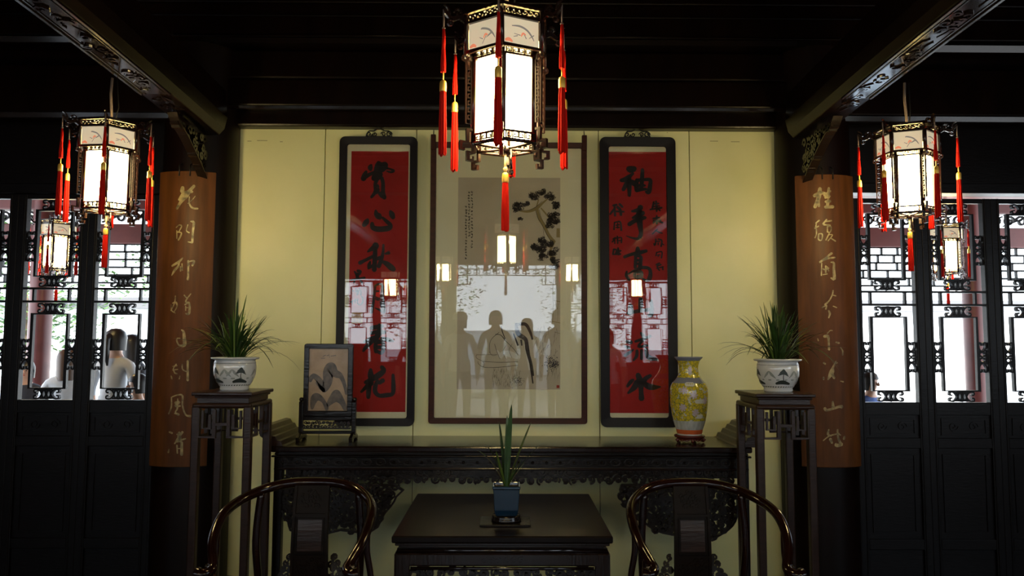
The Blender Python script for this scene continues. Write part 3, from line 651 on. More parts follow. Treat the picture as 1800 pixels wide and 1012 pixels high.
# ================================================================== horseshoe armchairs
def armchair(label):
    e = empty('horseshoe_armchair', (0, 0, 0), label, 'chair', 'horseshoe armchairs either side of the square table')
    # local: chair faces -Y; back of the crest at y = 0
    half = [(0, 0, .925), (.10, -.010, .922), (.19, -.05, .905), (.258, -.14, .878), (.286, -.24, .848), (.286, -.33, .806), (.272, -.40, .762), (.250, -.445, .722), (.240, -.475, .702), (.258, -.505, .692), (.284, -.500, .692)]
    pts = [(-x, y, zz) for x, y, zz in half[::-1]] + half[1:]
    q = catmull(pts, 6); n = len(q)
    rs = []
    for i, p in enumerate(q):
        t = abs(i / (n - 1) - .5) * 2; rs.append(.0165 + .004 * (1 - t) + (.007 if t > .93 else 0) * (1 - (1 - t) / .07 * .3))
    MB().tube(q, rs, 14).build('crest_rail', 'rosewood', e)
    # splat: gently curved, with carved medallion, plain panel, lower carved panel
    def sy(zz): t = (zz - .48) / .45; return -.012 - .022 * math.sin(math.pi * min(max(t, 0), 1)) - .03 * (1 - t)
    def sw(zz): return .072 + .006 * (1 - (zz - .48) / .45)
    N = 16; vs = []
    for i in range(N + 1):
        zz = .485 + .43 * i / N; y = sy(zz); h = sw(zz); vs += [(-h, y - .006, zz), (h, y - .006, zz), (h, y + .008, zz), (-h, y + .008, zz)]
    fs = [(i * 4 + k, i * 4 + (k + 1) % 4, (i + 1) * 4 + (k + 1) % 4, (i + 1) * 4 + k) for i in range(N) for k in range(4)]
    MB().add(vs, fs, False).build('splat', 'splat', e)
    fm = lambda u, v, d: (u, sy(v) - .006 - d, v)
    mb = MB()
    for s in (-1, 1): mb.ribbon([(s * (sw(zz) - .006), zz) for zz in [.49 + .0425 * i for i in range(11)]], .011, .007, fm)
    for zz in (.495, .635, .80): mb.ribbon([(-.068, zz), (.068, zz)], .010, .007, fm)
    mb.ribbon([(-.055, .65), (.055, .65), (.055, .785), (-.055, .785)], .005, .005, fm, True)
    mb.build('splat_frame', 'splat', e)
    MB().add([fm(u, v, .003) for v in (.655, .695, .74, .78) for u in (-.050, .050)], [(0, 1, 3, 2), (2, 3, 5, 4), (4, 5, 7, 6)]).build('splat_panel', 'standwood', e)
    mb = MB(); openwork(mb, [(.045 * math.cos(a), .862 + .038 * math.sin(a)) for a in [6.283 * k / 12 for k in range(12)]], .022, .005, .006, fm, 2); mb.build('splat_medallion', 'splat', e)
    mb = MB(); openwork(mb, [(-.055, .505), (.055, .505), (.055, .625), (-.055, .625)], .03, .006, .005, fm, 3); mb.build('splat_carving', 'splat', e)
    for s in (-1, 1):
        mb = MB(); f3 = lambda u, v, d: (u, -.015 - d, v)
        openwork(mb, [(s * .08, .485), (s * .16, .485), (s * .155, .53), (s * .125, .575), (s * .10, .625), (s * .082, .64)], .028, .0075, .012, f3, 5); mb.build('splat_bracket', 'carved', e)
    # posts
    for s in (-1, 1):
        MB().tube(catmull([(s * .20, -.045, 0), (s * .205, -.045, .46), (s * .215, -.07, .70), (s * .20, -.06, .90)], 5), .0155, 10).build('rear_post', 'rosewood', e)
        MB().tube(catmull([(s * .275, -.30, .45), (s * .30, -.31, .60), (s * .285, -.32, .72), (s * .285, -.32, .80)], 5), .012, 10).build('side_post', 'rosewood', e)
        MB().tube(catmull([(s * .27, -.46, 0), (s * .27, -.46, .48), (s * .268, -.445, .60), (s * .258, -.43, .735)], 5), .0155, 10).build('front_post', 'rosewood', e)
        mb = MB(); f4 = lambda u, v, d: (s * .262 - .006 + d, u, v); openwork(mb, [(-.49, .60), (-.445, .62), (-.43, .70), (-.47, .74)], .026, .006, .012, f4, 8); mb.build('arm_bracket', 'carved', e)
    MB().box(-.31, .31, -.53, .0, .45, .482).build('seat', 'rosewood', e, bevel=.008)
    for y in (-.51, -.04): MB().box(-.27, .27, y - .01, y + .01, .39, .45).build('seat_apron', 'rosewood', e)
    for s in (-1, 1): MB().box(min(s * .26, s * .28), max(s * .26, s * .28), -.50, -.05, .39, .45).build('seat_apron', 'rosewood', e)
    MB().box(-.28, .28, -.53, -.47, .10, .13).build('footrest', 'rosewood', e, bevel=.004)
    for s in (-1, 1): MB().box(min(s * .255, s * .275), max(s * .255, s * .275), -.49, -.05, .16, .185).build('stretcher', 'rosewood', e)
    MB().box(-.20, .20, -.055, -.035, .20, .225).build('stretcher', 'rosewood', e)
    return freeze(e)
ch = armchair('dark polished horseshoe armchair left of the square table'); ch.location = (P(548, 930, 3.28).x, 3.30, 0)
c2 = copy_tree(ch); c2.location = (P(1214, 930, 3.28).x, 3.30, 0); c2['label'] = 'dark polished horseshoe armchair right of the square table'
for sx, lab in ((-1, 'armchair of the side row, only its curled arm end showing at the lower left corner'), (1, 'armchair of the side row, only its curled arm end showing at the lower right corner')):
    c3 = copy_tree(ch); c3.location = (sx * 2.38, 2.47, 0); c3.rotation_euler = (0, 0, R_(-90 * sx)); c3['label'] = lab; c3['group'] = 'horseshoe armchairs of the side rows'
# ================================================================== framed pieces on the wall
TILT = R_(1.25)
def hang(name, xl_, xr_, yt, yb, label, tilt, Yb=4.588):
    ym = (yt + yb) / 2; zb_ = P((xl_ + xr_) / 2, yb, Yb).z
    Oc = Vector(((P(xl_, ym, Yb - .02).x + P(xr_, ym, Yb - .02).x) / 2, Yb, zb_))
    N = Vector((0, -math.cos(tilt), -math.sin(tilt))); U = Vector((0, -math.sin(tilt), math.cos(tilt)))
    e = empty(name, Oc, label, 'picture'); e.rotation_euler = (tilt, 0, 0)
    def L(px, py, d=.020):
        q = ray_plane(px, py, Oc + N * d, N) - (Oc + N * d); return (q.x, q.dot(U))
    return e, L
def rounded(w, h, z0, r, n=5):
    pts = []
    for cx, cy, a in ((w - r, z0 + r, -90), (w - r, z0 + h - r, 0), (-w + r, z0 + h - r, 90), (-w + r, z0 + r, 180)):
        for k in range(n + 1): t = R_(a + 90 * k / n); pts.append((cx + r * math.cos(t), cy + r * math.sin(t)))
    return pts
def ring_frame(e, w, h, bw, r, dp, m, name='frame'):
    """a moulded frame: outer rounded outline, inner rounded opening"""
    o = rounded(w, h, 0, r); i = rounded(w - bw, h - 2 * bw, bw, r * .45); mb = MB(); n = len(o); vs = []
    for poly, d in ((o, 0), (o, dp * .8), ([(a * .985 + b * .015, c * .985 + dd * .015) for (a, c), (b, dd) in zip(o, i)], dp), (i, dp * .75), (i, 0)):
        vs += [(x, -d, y) for x, y in poly]
    fs = [(s * n + k, s * n + (k + 1) % n, ((s + 1) % 5) * n + (k + 1) % n, ((s + 1) % 5) * n + k) for s in range(5) for k in range(n)]
    mb.add(vs, fs); return mb.build(name, m, e, bevel=.002)
def plate(e, x0, x1, z0, z1, d, m, name): return MB().box(x0, x1, -d, -d + .002, z0, z1).build(name, m, e)
def hanger(e, h, name='scroll_hanger'):
    mb = MB(); f = lambda u, v, d: (u, -.004 - d, v)
    for s in (-1, 1):
        mb.ribbon(spiral(s * .060, h + .018, .019, 1.3, 0, s), .006, .008, f); mb.ribbon(spiral(s * .026, h + .018, .015, 1.2, 3, -s), .005, .008, f)
        mb.ribbon(catmull([(s * .078, h + .004), (s * .062, h + .036), (s * .03, h + .040), (0, h + .058)], 4), .006, .008, f)
    mb.ribbon([(-.08, h + .002), (.08, h + .002)], .006, .01, f)
    mb.ribbon([(.009 * math.cos(a), h + .066 + .009 * math.sin(a)) for a in [6.283 * k / 10 for k in range(10)]], .004, .006, f, True); mb.build(name, 'iron', e)
def strokes(mb, crop, L, data, d):
    x0, y0, s = crop
    def fm(u, v, dd): a, b = L(x0 + u / s, y0 + v / s); return (a, -d, b)
    # work in photo pixels along the paper, then lay on the sheet
    for st in data:
        mb.stroke([(p[0], p[1], p[2] * 1.3) for p in st], fm, 5)
# brush characters: strokes (x, y, width) read from enlarged views of each sheet
A_ = (615, 260, 7.782); B_ = (615, 350, 7.782); C_ = (615, 460, 7.782); D_ = (615, 570, 7.229)
E_ = (1065, 270, 7.782); F_ = (1065, 340, 7.782); G_ = (1065, 430, 7.782); H_ = (1065, 570, 6.327)
left_main = [
 (A_, [[(385,185,30),(380,230,60),(370,290,70),(350,330,50)],[(385,200,50),(430,230,60),(480,215,50),(490,250,40),(450,290,50),(400,300,60)],[(290,225,25),(275,260,55),(280,295,35)],[(220,315,30),(200,360,50),(180,420,60)],[(190,400,50),(260,360,40),(340,320,30)],[(480,270,30),(540,280,20),(595,305,30),(560,325,25),(500,310,15)],[(320,420,50),(340,370,50),(410,350,50),(420,370,35),(370,420,45),(320,410,50)],[(360,440,45),(340,500,35),(345,590,40),(290,670,30)],[(430,400,40),(450,480,40),(450,600,45),(470,680,45)],[(375,500,25),(385,530,25)],[(385,560,40),(350,610,40)],[(400,610,40),(440,650,50),(475,665,45)]]),
 (B_, [[(350,150,25),(360,200,55),(390,230,70),(410,250,50)],[(550,160,30),(570,200,60),(590,250,45)],[(240,275,35),(220,310,60),(185,355,45)],[(300,325,40),(310,380,55),(370,405,60),(450,405,60),(530,390,60),(550,350,45),(500,300,40),(440,245,25)],
       [(350,620,70),(340,650,70),(290,680,45),(240,715,20)],[(345,650,40),(340,760,50),(335,860,50),(330,970,50)],[(130,870,45),(200,835,35),(290,790,35),(350,760,30)],[(275,850,20),(260,900,40),(250,950,20)],[(330,860,15),(290,920,25),(250,950,15)],[(455,620,25),(450,720,30),(430,810,40),(390,920,45)],[(370,820,30),(400,800,40),(440,790,25)],[(480,745,20),(530,730,40)],[(440,850,30),(500,880,55),(560,930,65),(600,960,50)]]),
 (C_, [[(345,320,25),(335,420,30),(320,540,30),(290,690,40)],[(340,330,25),(400,300,25),(440,330,30),(435,430,40),(440,560,55),(460,690,45)],[(355,400,25),(395,400,20)],[(340,480,30),(370,505,40),(410,510,30)],[(340,630,10),(400,655,25),(450,680,40)]]),
 (D_, [[(265,45,40),(320,35,45),(410,20,40)],[(270,110,40),(340,95,40),(440,100,40)],[(370,0,30),(370,100,60),(330,170,50)],[(180,225,30),(260,190,50),(350,160,50)],[(330,170,40),(270,220,45),(200,290,40),(165,340,25)],[(400,180,40),(480,195,45),(550,212,20)],[(330,220,40),(320,290,40),(330,350,40)],[(350,220,50),(410,230,40),(425,290,40),(400,360,40),(340,340,30)],[(340,290,40),(400,290,40)],
       [(260,570,30),(260,640,60),(270,720,50)],[(400,540,40),(425,590,50),(340,660,60),(190,740,35)],[(270,740,60),(200,800,40),(140,860,25)],[(250,760,40),(235,850,50),(230,930,40)],[(420,710,45),(370,745,38)],[(350,710,30),(320,790,45),(320,860,45),(370,905,40),(460,900,45),(540,880,40),(550,780,45),(545,640,30)]])]
left_sig = [(C_, [[(60,130,20),(85,175,25),(90,220,20)],[(100,120,30),(140,130,30),(120,170,30)],[(100,160,35),(100,220,35)],[(10,250,20),(100,230,20),(200,215,25)],[(70,240,20),(50,280,20)],[(140,255,20),(165,285,25)],
   [(80,360,15),(80,400,15)],[(75,410,15),(110,400,12),(130,385,10)],[(100,380,12),(95,450,15)],[(125,360,15),(110,440,15)],[(125,365,15),(145,400,15),(145,455,18)],[(30,390,10),(50,400,10)],
   [(5,550,15),(50,530,12),(100,520,15)],[(30,530,12),(30,580,12)],[(70,510,15),(65,560,15)],[(105,505,12),(95,560,12),(110,570,10)],[(160,470,15),(175,530,18),(150,580,15),(105,580,10)]])]
right_main = [
 (E_, [[(310,200,60),(350,210,75),(400,200,55)],[(210,360,40),(260,350,50),(320,310,45),(380,265,25)],[(330,320,40),(290,400,50),(240,490,40)],[(320,340,50),(325,450,50),(325,570,35)],[(350,370,40),(390,400,60),(410,420,50)],[(505,210,35),(500,330,45),(490,470,40)],[(430,350,40),(420,430,50),(430,500,50)],[(430,360,40),(530,350,35),(610,355,40),(610,430,45),(590,520,50),(550,515,25)],[(440,430,35),(540,430,25)],[(430,490,50),(500,480,40),(560,480,25)]]),
 (F_, [[(480,180,60),(450,220,50),(360,240,25)],[(370,330,25),(430,300,40),(515,260,50)],[(320,420,45),(400,370,45),(480,340,50),(545,325,35)],[(465,210,45),(460,300,70),(470,420,60),(485,530,45),(470,590,45),(430,615,30),(350,600,20),(280,575,8)]]),
 (G_, [[(440,40,40),(440,90,55)],[(255,165,35),(350,130,35),(450,110,45),(560,80,35)],[(410,140,30),(410,220,35),(405,310,35)],[(420,150,30),(480,160,35),(480,230,40),(470,320,50)],[(430,210,30),(470,210,30)],[(420,260,25),(480,250,25)],[(290,360,20),(285,420,35),(325,480,30)],[(310,400,20),(400,345,25),(500,310,35),(590,320,35),(615,380,40),(600,460,50),(560,490,35),(500,455,20)],[(400,370,30),(400,430,35),(440,440,50),(490,420,40),(480,370,40),(400,380,30)],
       [(480,740,50),(480,830,50),(470,900,40)],[(340,830,50),(340,900,60),(330,940,50)],[(300,935,30),(400,915,40),(520,895,40),(630,885,40)],[(620,760,35),(635,860,40),(620,960,50),(575,960,20)]]),
 (H_, [[(235,190,30),(285,200,35)],[(215,245,25),(260,262,30)],[(215,345,28),(270,310,26),(310,280,14)],[(395,95,24),(420,130,34)],[(330,190,22),(420,160,28),(500,130,26)],[(430,165,20),(365,245,24),(465,235,24)],[(350,290,26),(345,350,30),(310,400,18)],[(400,285,26),(400,385,26)],[(450,270,30),(462,340,38),(500,375,42),(570,390,22)],
       [(360,560,45),(390,650,55),(395,740,40),(400,830,50)],[(240,690,25),(280,640,35),(310,615,20)],[(350,640,50),(320,700,50),(250,765,20)],[(500,570,30),(450,600,40),(420,640,50)],[(420,650,40),(480,690,55),(540,700,45),(610,695,15)]])]
right_side = [(F_, [
 [(100,160,20),(150,150,25)],[(130,190,20),(100,230,25),(60,280,20)],[(120,150,20),(130,300,25)],[(160,180,30),(200,220,30),(210,290,30)],[(190,140,25),(230,180,25)],[(150,240,20),(250,245,20)],
 [(120,390,15),(115,490,18)],[(120,395,15),(200,385,18),(215,500,22)],[(140,430,14),(190,425,14)],[(165,400,14),(165,470,14)],[(140,460,14),(190,460,14)],
 [(100,620,18),(140,600,18),(90,660,15)],[(125,620,15),(125,680,15)],[(160,580,18),(165,680,18)],[(150,610,15),(215,600,15),(215,670,18)],[(160,640,14),(210,640,14)],
 [(110,760,20),(100,830,20)],[(110,760,20),(150,770,20),(140,820,25)],[(170,740,20),(180,830,30)],[(150,790,15),(210,780,20)],[(100,830,15),(205,825,20)],
 [(660,110,20),(640,200,22)],[(690,100,20),(700,190,25)],[(650,140,15),(730,130,18)],[(650,175,15),(740,165,15)],[(610,215,18),(770,190,22)],[(700,200,20),(700,240,20)],[(720,200,25),(745,230,20)],
 [(700,300,20),(700,320,20)],[(650,340,22),(740,325,20)],[(650,370,18),(760,360,15)],[(700,330,22),(700,410,22)],[(690,370,15),(650,400,18)],[(710,370,20),(780,395,22)],
 [(710,485,12),(640,550,14)],[(680,500,12),(740,530,16),(780,540,12)],
 [(690,620,18),(680,700,18)],[(720,620,18),(770,640,18),(760,720,20)],[(700,650,14),(740,650,14)],[(720,670,14),(720,700,14)],[(660,680,14),(670,710,14)],[(770,680,15),(800,700,12)],
 [(700,800,14),(690,850,14)],[(700,805,12),(770,795,16),(765,880,16)],[(710,840,12),(745,835,12)],[(720,835,12),(720,860,12)],
 [(690,970,14),(740,950,18)],[(700,990,16),(760,970,16)],[(720,960,14),(710,1010,14)],[(700,1020,14),(790,1000,16)],[(780,1000,14),(785,1040,18)],[(720,1030,16),(740,1050,14)]])]
I_ = (270, 310, 7.783); J_ = (270, 430, 7.783); K_ = (260, 550, 7.783); L_ = (260, 680, 7.229)
M_ = (1390, 310, 7.783); N_ = (1400, 430, 7.783); O_ = (1400, 550, 7.783); Q_ = (1400, 680, 7.229)
board_left = [
 (I_, [[(400,150,35),(395,200,45),(410,215,30)],[(555,130,30),(500,190,35),(440,260,60),(380,340,35),(320,440,25)],[(430,220,30),(530,210,25)],[(400,240,30),(350,320,25)],[(490,280,12),(490,370,15),(530,430,20),(605,440,18)],[(570,270,10),(530,320,8),(470,370,8)]]),
 (I_, [[(310,700,10),(350,665,12),(385,680,14),(350,750,12)],[(320,760,12),(380,770,14),(370,820,16),(340,870,16)],[(320,740,10),(320,850,12)],[(510,615,15),(550,630,25),(540,740,22),(530,900,22)],[(470,660,10),(450,740,10),(490,770,14)],[(470,895,10),(530,905,20)]]),
 (J_, [[(255,290,20),(350,230,25),(400,180,12)],[(350,220,20),(340,290,20),(290,350,25),(250,420,10)],[(370,300,14),(370,360,14)],[(390,260,12),(395,350,14)],[(475,220,20),(480,290,22)],[(475,290,18),(475,400,18),(470,475,25)],[(490,230,12),(555,225,22),(530,285,20)]]),
 (J_, [[(300,700,10),(290,790,12),(240,900,12)],[(260,800,10),(310,790,20),(320,850,12),(280,920,10)],[(240,820,8),(250,900,10),(300,935,8)],[(420,690,12),(460,725,12),(510,670,12)],[(470,720,14),(440,780,16),(490,790,14)],[(430,820,14),(490,800,18),(485,940,25),(440,940,12)],[(440,840,10),(440,900,10)],[(440,860,8),(480,860,8)]]),
 (K_, [[(460,230,12),(490,260,25),(500,360,35),(500,440,35),(430,440,16),(400,390,16),(400,350,14),(440,345,12)]]),
 (K_, [[(390,700,14),(350,760,12),(370,820,14)],[(340,730,8),(400,720,10)],[(340,780,10),(410,770,10)],[(370,820,14),(400,830,14)],[(320,860,12),(330,900,16)],[(440,860,10),(430,900,12)],[(470,700,12),(475,770,12),(530,800,14)],[(545,655,22),(545,780,22),(545,920,25)]]),
 (L_, [[(300,130,12),(300,250,14),(265,340,14)],[(310,125,12),(380,100,12),(440,110,18),(440,230,16),(480,350,16),(540,370,25)],[(350,200,25),(400,190,25),(350,240,20),(410,240,18)],[(380,150,12),(375,270,16),(350,320,12),(390,350,25)],[(340,335,10),(390,345,20)]]),
 (L_, [[(275,570,18),(310,585,18)],[(340,720,10),(380,660,22),(440,570,22)],[(370,600,14),(420,610,14)],[(400,580,30),(400,680,45)],[(370,690,25),(480,655,12)],[(370,740,14),(375,840,14)],[(430,700,25),(430,860,28)],[(380,780,10),(420,780,10)],[(260,830,18),(270,790,10)]])]
board_right = [
 (M_, [[(400,165,35),(390,240,45),(370,330,40)],[(320,265,35),(400,230,35),(470,230,25)],[(390,270,40),(330,420,35)],[(380,330,25),(385,410,22)],[(520,160,25),(510,290,35)],[(460,260,30),(540,200,22)],[(470,290,25),(530,270,25)],[(510,330,35),(500,400,30)],[(475,345,25),(540,340,25)],[(470,420,30),(575,415,35)]]),
 (M_, [[(340,640,12),(390,600,16)],[(350,640,12),(340,700,14)],[(330,710,16),(380,680,14)],[(350,720,14),(350,790,12),(330,840,10)],[(380,790,14),(380,860,16),(420,870,12),(430,790,12),(380,785,12)],[(490,590,16),(440,650,18)],[(460,620,14),(555,605,16)],[(450,660,18),(540,670,14)],[(500,680,12),(500,760,14)],[(500,690,10),(550,690,12),(540,760,14),(500,760,12)],[(530,770,12),(480,870,14)],[(510,800,10),(570,800,10),(510,880,12)],[(540,840,12),(610,885,16)]]),
 (N_, [[(320,240,22),(400,180,18),(480,115,25)],[(370,210,20),(440,185,18),(525,175,16)],[(345,250,10),(340,420,14)],[(470,240,12),(510,250,22),(510,350,28),(515,465,32),(470,455,14)],[(400,290,16),(400,380,18)],[(360,330,12),(390,340,16),(440,320,14)],[(360,410,10),(420,400,12)],[(420,300,10),(440,360,12)]]),
 (N_, [[(500,625,16),(490,680,14),(450,760,14),(390,820,20)],[(500,690,10),(540,700,10)],[(350,860,14),(410,830,14),(400,880,16)],[(440,900,16),(455,940,22),(440,1000,12)],[(500,840,10),(550,860,10)]]),
 (O_, [[(380,320,30),(430,320,30),(440,400,20),(445,500,25)],[(420,280,12),(460,240,10),(490,240,10)],[(540,400,16),(580,410,20)],[(600,470,10),(630,520,16),(630,575,16)],[(290,350,10),(300,380,12)]]),
 (O_, [[(370,680,18),(395,695,18)],[(540,660,14),(500,740,22),(480,810,50),(430,910,14)],[(480,820,30),(515,890,25)],[(370,880,20),(370,910,16)],[(600,930,10),(640,940,16)],[(520,690,10),(560,680,12)]]),
 (Q_, [[(460,185,18),(465,260,30)],[(360,270,30),(380,295,25),(460,275,22),(540,250,25),(575,250,35)]]),
 (Q_, [[(410,540,14),(400,600,22),(440,620,14)],[(340,680,10),(420,620,12),(540,590,14)],[(430,660,30),(450,710,20)],[(520,540,16),(525,620,18),(550,700,25),(575,730,25),(510,740,35),(500,720,20)],[(540,600,14),(560,610,10)],[(610,630,20),(600,660,20)]])]

def red_scroll(px0, px1, yt, yb, mat_box, red_box, main, side, label, seal=None):
    e, L = hang('framed_calligraphy', px0, px1, yt, yb, label, R_(.35))
    w = L(px1, (yt + yb) / 2)[0]; h = L((px0 + px1) / 2, yt)[1]
    bw = w - L(mat_box[2] - 2, (yt + yb) / 2)[0]
    ring_frame(e, w, h, bw + .004, .035, .028, 'blackframe')
    cx = lambda a, y: L(a, y)[0]; ym = (yt + yb) / 2; xm = (px0 + px1) / 2
    plate(e, -w + .012, w - .012, .012, h - .012, .006, 'mount', 'mount')
    r0, r1 = cx(red_box[0], ym), cx(red_box[2], ym); z0, z1 = L(xm, red_box[3])[1], L(xm, red_box[1])[1]
    plate(e, r0, r1, z0, z1, .009, 'red', 'red_sheet')
    cut = {id(B_): 4, id(D_): 9, id(G_): 9, id(H_): 9}
    split = []
    for crop, data in main:
        c = cut.get(id(crop)); split += [(crop, data)] if c is None else [(crop, data[:c]), (crop, data[c:])]
    for ci, (crop, data) in enumerate(split):
        mb = MB(); strokes(mb, crop, L, data, .0098); mb.nofix = True; mb.build('brush_writing', 'ink', e)
    mb = MB()
    for crop, data in side: strokes(mb, crop, L, data, .0098)
    mb.nofix = True; mb.build('small_inscription', 'ink', e)
    if seal:
        a, b = L(seal[0], seal[3]), L(seal[2], seal[1]); s = plate(e, a[0], b[0], a[1], b[1], .0102, 'sealtan', 'seal_stamp')
        mb = MB(); rnd = random.Random(2); f = lambda u, v, d: (a[0] + u * (b[0] - a[0]), -.0108, a[1] + v * (b[1] - a[1]))
        for i in range(3):
            for j in range(3):
                for k in range(2): x, y = .2 + .3 * i, .2 + .3 * j; mb.stroke([(x + rnd.uniform(-.1, .1), y + rnd.uniform(-.1, .1), .035), (x + rnd.uniform(-.1, .1), y + rnd.uniform(-.1, .1), .035)], f, 2, False)
        mb.nofix = True; mb.build('seal_characters', 'sealred', e)
    plate(e, -w + bw * .9, w - bw * .9, bw * .9, h - bw * .9, .015, 'glass', 'glass')
    hanger(e, h); return e
red_scroll(593, 731, 240, 748, (610, 252, 721, 736), (613, 265, 715, 724), left_main, left_sig, 'framed red calligraphy panel left of the central painting', (617.5, 549, 637, 568))
red_scroll(1054.5, 1190, 241, 750, (1067, 254, 1177, 737), (1071, 266, 1174, 726), right_main, right_side, 'framed red calligraphy panel right of the central painting')

# ------------------------------------------------------------------ central painting
pe, PL = hang('framed_painting', 755, 1032, 250, 744, 'large framed ink painting of pine and scholar between the red panels', TILT)
w = PL(1032, 497)[0]; h = PL(893, 250)[1]
ring_frame(pe, w, h, .033, .016, .026, 'redframe')
for s in (-1, 1): MB().box(s * w - (.030 if s > 0 else 0), s * w + (.030 if s < 0 else 0), -.03, -.002, h - .05, h + .045).build('frame_horn', 'redframe', pe, bevel=.004)
plate(pe, -w + .02, w - .02, .02, h - .02, .006, 'mount', 'mount')
a, b = PL(804, 684), PL(985, 312); plate(pe, PL(804, 500)[0], PL(985, 500)[0], a[1], b[1], .0088, 'silk', 'painting_sheet')
QC = (740, 230, 3.748); RC = (740, 490, 3.748)
rnd = random.Random(11)
mb = MB()
def needles(mb, cx, cy, r, n, k=1.0):
    for i in range(n):
        t = rnd.uniform(0, 6.28); q = r * math.sqrt(rnd.random()) * .95; x, y = cx + q * math.cos(t), cy + q * math.sin(t) * .8; a = rnd.uniform(-2.9, -.3); l = rnd.uniform(.10, .24) * r + 3
        strokes(mb, QC, PL, [[(x, y, 2.6 * k), (x + l * math.cos(a), y + l * math.sin(a), 1.2 * k)]], .0096)
sv = strokes
def strokes2(mb, crop, L, data, d, n=2):
    x0, y0, s = crop
    fm = lambda u, v, dd: (L(x0 + u / s, y0 + v / s)[0], -d, L(x0 + u / s, y0 + v / s)[1])
    for st in data: mb.stroke(st, fm, n, False)
def needles(mb, cx, cy, r, n, k=1.0):
    for i in range(n):
        t = rnd.uniform(0, 6.28); q = r * math.sqrt(rnd.random()) * .95; x, y = cx + q * math.cos(t), cy + q * math.sin(t) * .8; a = rnd.uniform(-2.9, -.3); l = rnd.uniform(.10, .24) * r + 3
        strokes2(mb, QC, PL, [[(x, y, 4.0 * k), (x + l * math.cos(a), y + l * math.sin(a), 2.2 * k)]], .0096, 1)
for cx, cy, r in ((750,425,40),(795,400,30),(850,430,38),(640,500,40),(690,480,25),(615,520,22),(655,580,17),(885,490,32),(850,570,42),(886,590,32),(850,620,32),(890,550,25),(780,765,52),(830,740,45),(870,790,42),(885,850,34),(810,835,38),(880,890,32),(755,770,28),(900,480,16),(800,720,30)):
    for q_ in range(6): a_ = rnd.uniform(0, 6.28); needles(mb, cx + r * .55 * math.cos(a_), cy + r * .42 * math.sin(a_), r * .55, int(r * 1.3))
mb.nofix = True; mb.build('pine_needles', 'inkgrey', pe)
mb = MB()
strokes2(mb, QC, PL, [[(640,522,6),(700,530,14),(760,510,20),(800,475,14),(835,445,8)],[(765,510,18),(780,570,22),(810,620,20),(845,690,22),(880,730,20)],[(790,505,8),(820,540,10),(850,580,6)],[(880,720,20),(850,800,14),(872,850,14)],[(760,505,9),(775,450,7)],[(905,640,22),(905,700,24)]], .0092, 5)
strokes2(mb, RC, PL, [[(878,0,6),(870,60,5),(872,180,5),(866,290,4)],[(895,40,3),(880,120,3),(900,200,3)],[(870,140,4),(918,150,4)],[(868,280,4),(918,290,4)],[(905,160,2),(900,280,2)],[(880,350,3),(918,360,3)]], .0092, 5)
mb.nofix = True; mb.build('pine_boughs', 'inkochre', pe)
mb = MB()
strokes2(mb, QC, PL, [[(640,515,2),(700,522,2),(755,500,3),(800,460,2)],[(755,520,2),(772,575,3),(800,622,3),(835,690,3),(862,735,2)],[(780,515,2),(795,575,2),(830,630,2)],[(805,640,2),(812,700,2)]], .0098, 4)
# rock, crag and grass
strokes2(mb, RC, PL, [[(628,290,18),(640,360,30),(690,400,26),(700,470,22),(725,560,20),(740,640,12)],[(640,300,20),(690,300,22),(720,350,18),(735,400,12)],[(660,400,14),(665,440,10)],[(700,420,16),(715,520,14),(738,690,8)],[(610,360,10),(640,440,12)]], .0098, 6)
for i in range(150):
    x, y = rnd.gauss(865, 26), rnd.gauss(560, 20)
    if x < 915: strokes2(mb, RC, PL, [[(x, y, 7), (x + rnd.uniform(-5, 5), y + rnd.uniform(-5, 5), 5)]], .0098, 1)
for i in range(90): x, y = rnd.gauss(638, 20), rnd.gauss(672, 16); strokes2(mb, RC, PL, [[(x, y, 5), (x + rnd.uniform(-4, 4), y + rnd.uniform(-4, 4), 4)]], .0098, 1)
# bench outline and robe lines
strokes2(mb, RC, PL, [[(365,500,2.5),(500,498,2)],[(365,500,2.5),(366,522,2.5),(412,548,2.5),(412,580,2.5)],[(410,543,3),(520,550,3),(640,545,3)],[(375,543,2.5),(380,562,2.5),(420,583,3),(520,582,3),(640,568,3)],[(455,490,2),(452,430,2.5),(470,390,2.5),(515,352,3)],[(490,365,4),(525,370,4),(552,400,6)],[(530,310,8),(535,345,6),(555,395,5)],[(548,400,4),(580,430,3),(610,460,3),(640,500,3)],[(485,430,3),(500,480,2.5),(520,530,2)],[(560,440,2),(540,480,2),(560,530,2)],[(600,430,2),(580,470,2),(600,520,2)],[(450,480,2),(470,505,2),(500,500,2)]], .0098, 4)
mb.nofix = True; mb.build('ink_drawing', 'inkgrey', pe)
mb = MB()
for i in range(110): x, y = rnd.uniform(470, 650), rnd.uniform(600, 720); l = rnd.uniform(12, 34); strokes2(mb, RC, PL, [[(x, y, 2.2), (x + rnd.uniform(-6, 6), y - l, .8)]], .0096, 1)
for i in range(60): x, y = rnd.uniform(760, 915), rnd.uniform(300, 640); strokes2(mb, RC, PL, [[(x, y, 2.5), (x + rnd.uniform(-25, 8), y + rnd.uniform(15, 55), .8)]], .0096, 1)
mb.nofix = True; mb.build('grass_wash', 'inkpale', pe)
mb = MB(); strokes2(mb, RC, PL, [[(520,520,26),(545,490,34),(600,500,40),(640,520,20)],[(500,470,10),(520,500,16)],[(600,350,10),(625,400,22),(640,470,16)],[(690,430,24),(720,600,20)],[(745,400,22),(760,520,30)],[(800,360,26),(790,430,34),(760,520,20)],[(820,420,26),(800,500,30)]], .0093, 5); mb.nofix = True; mb.build('white_wash', 'white_pig', pe)
mb = MB()
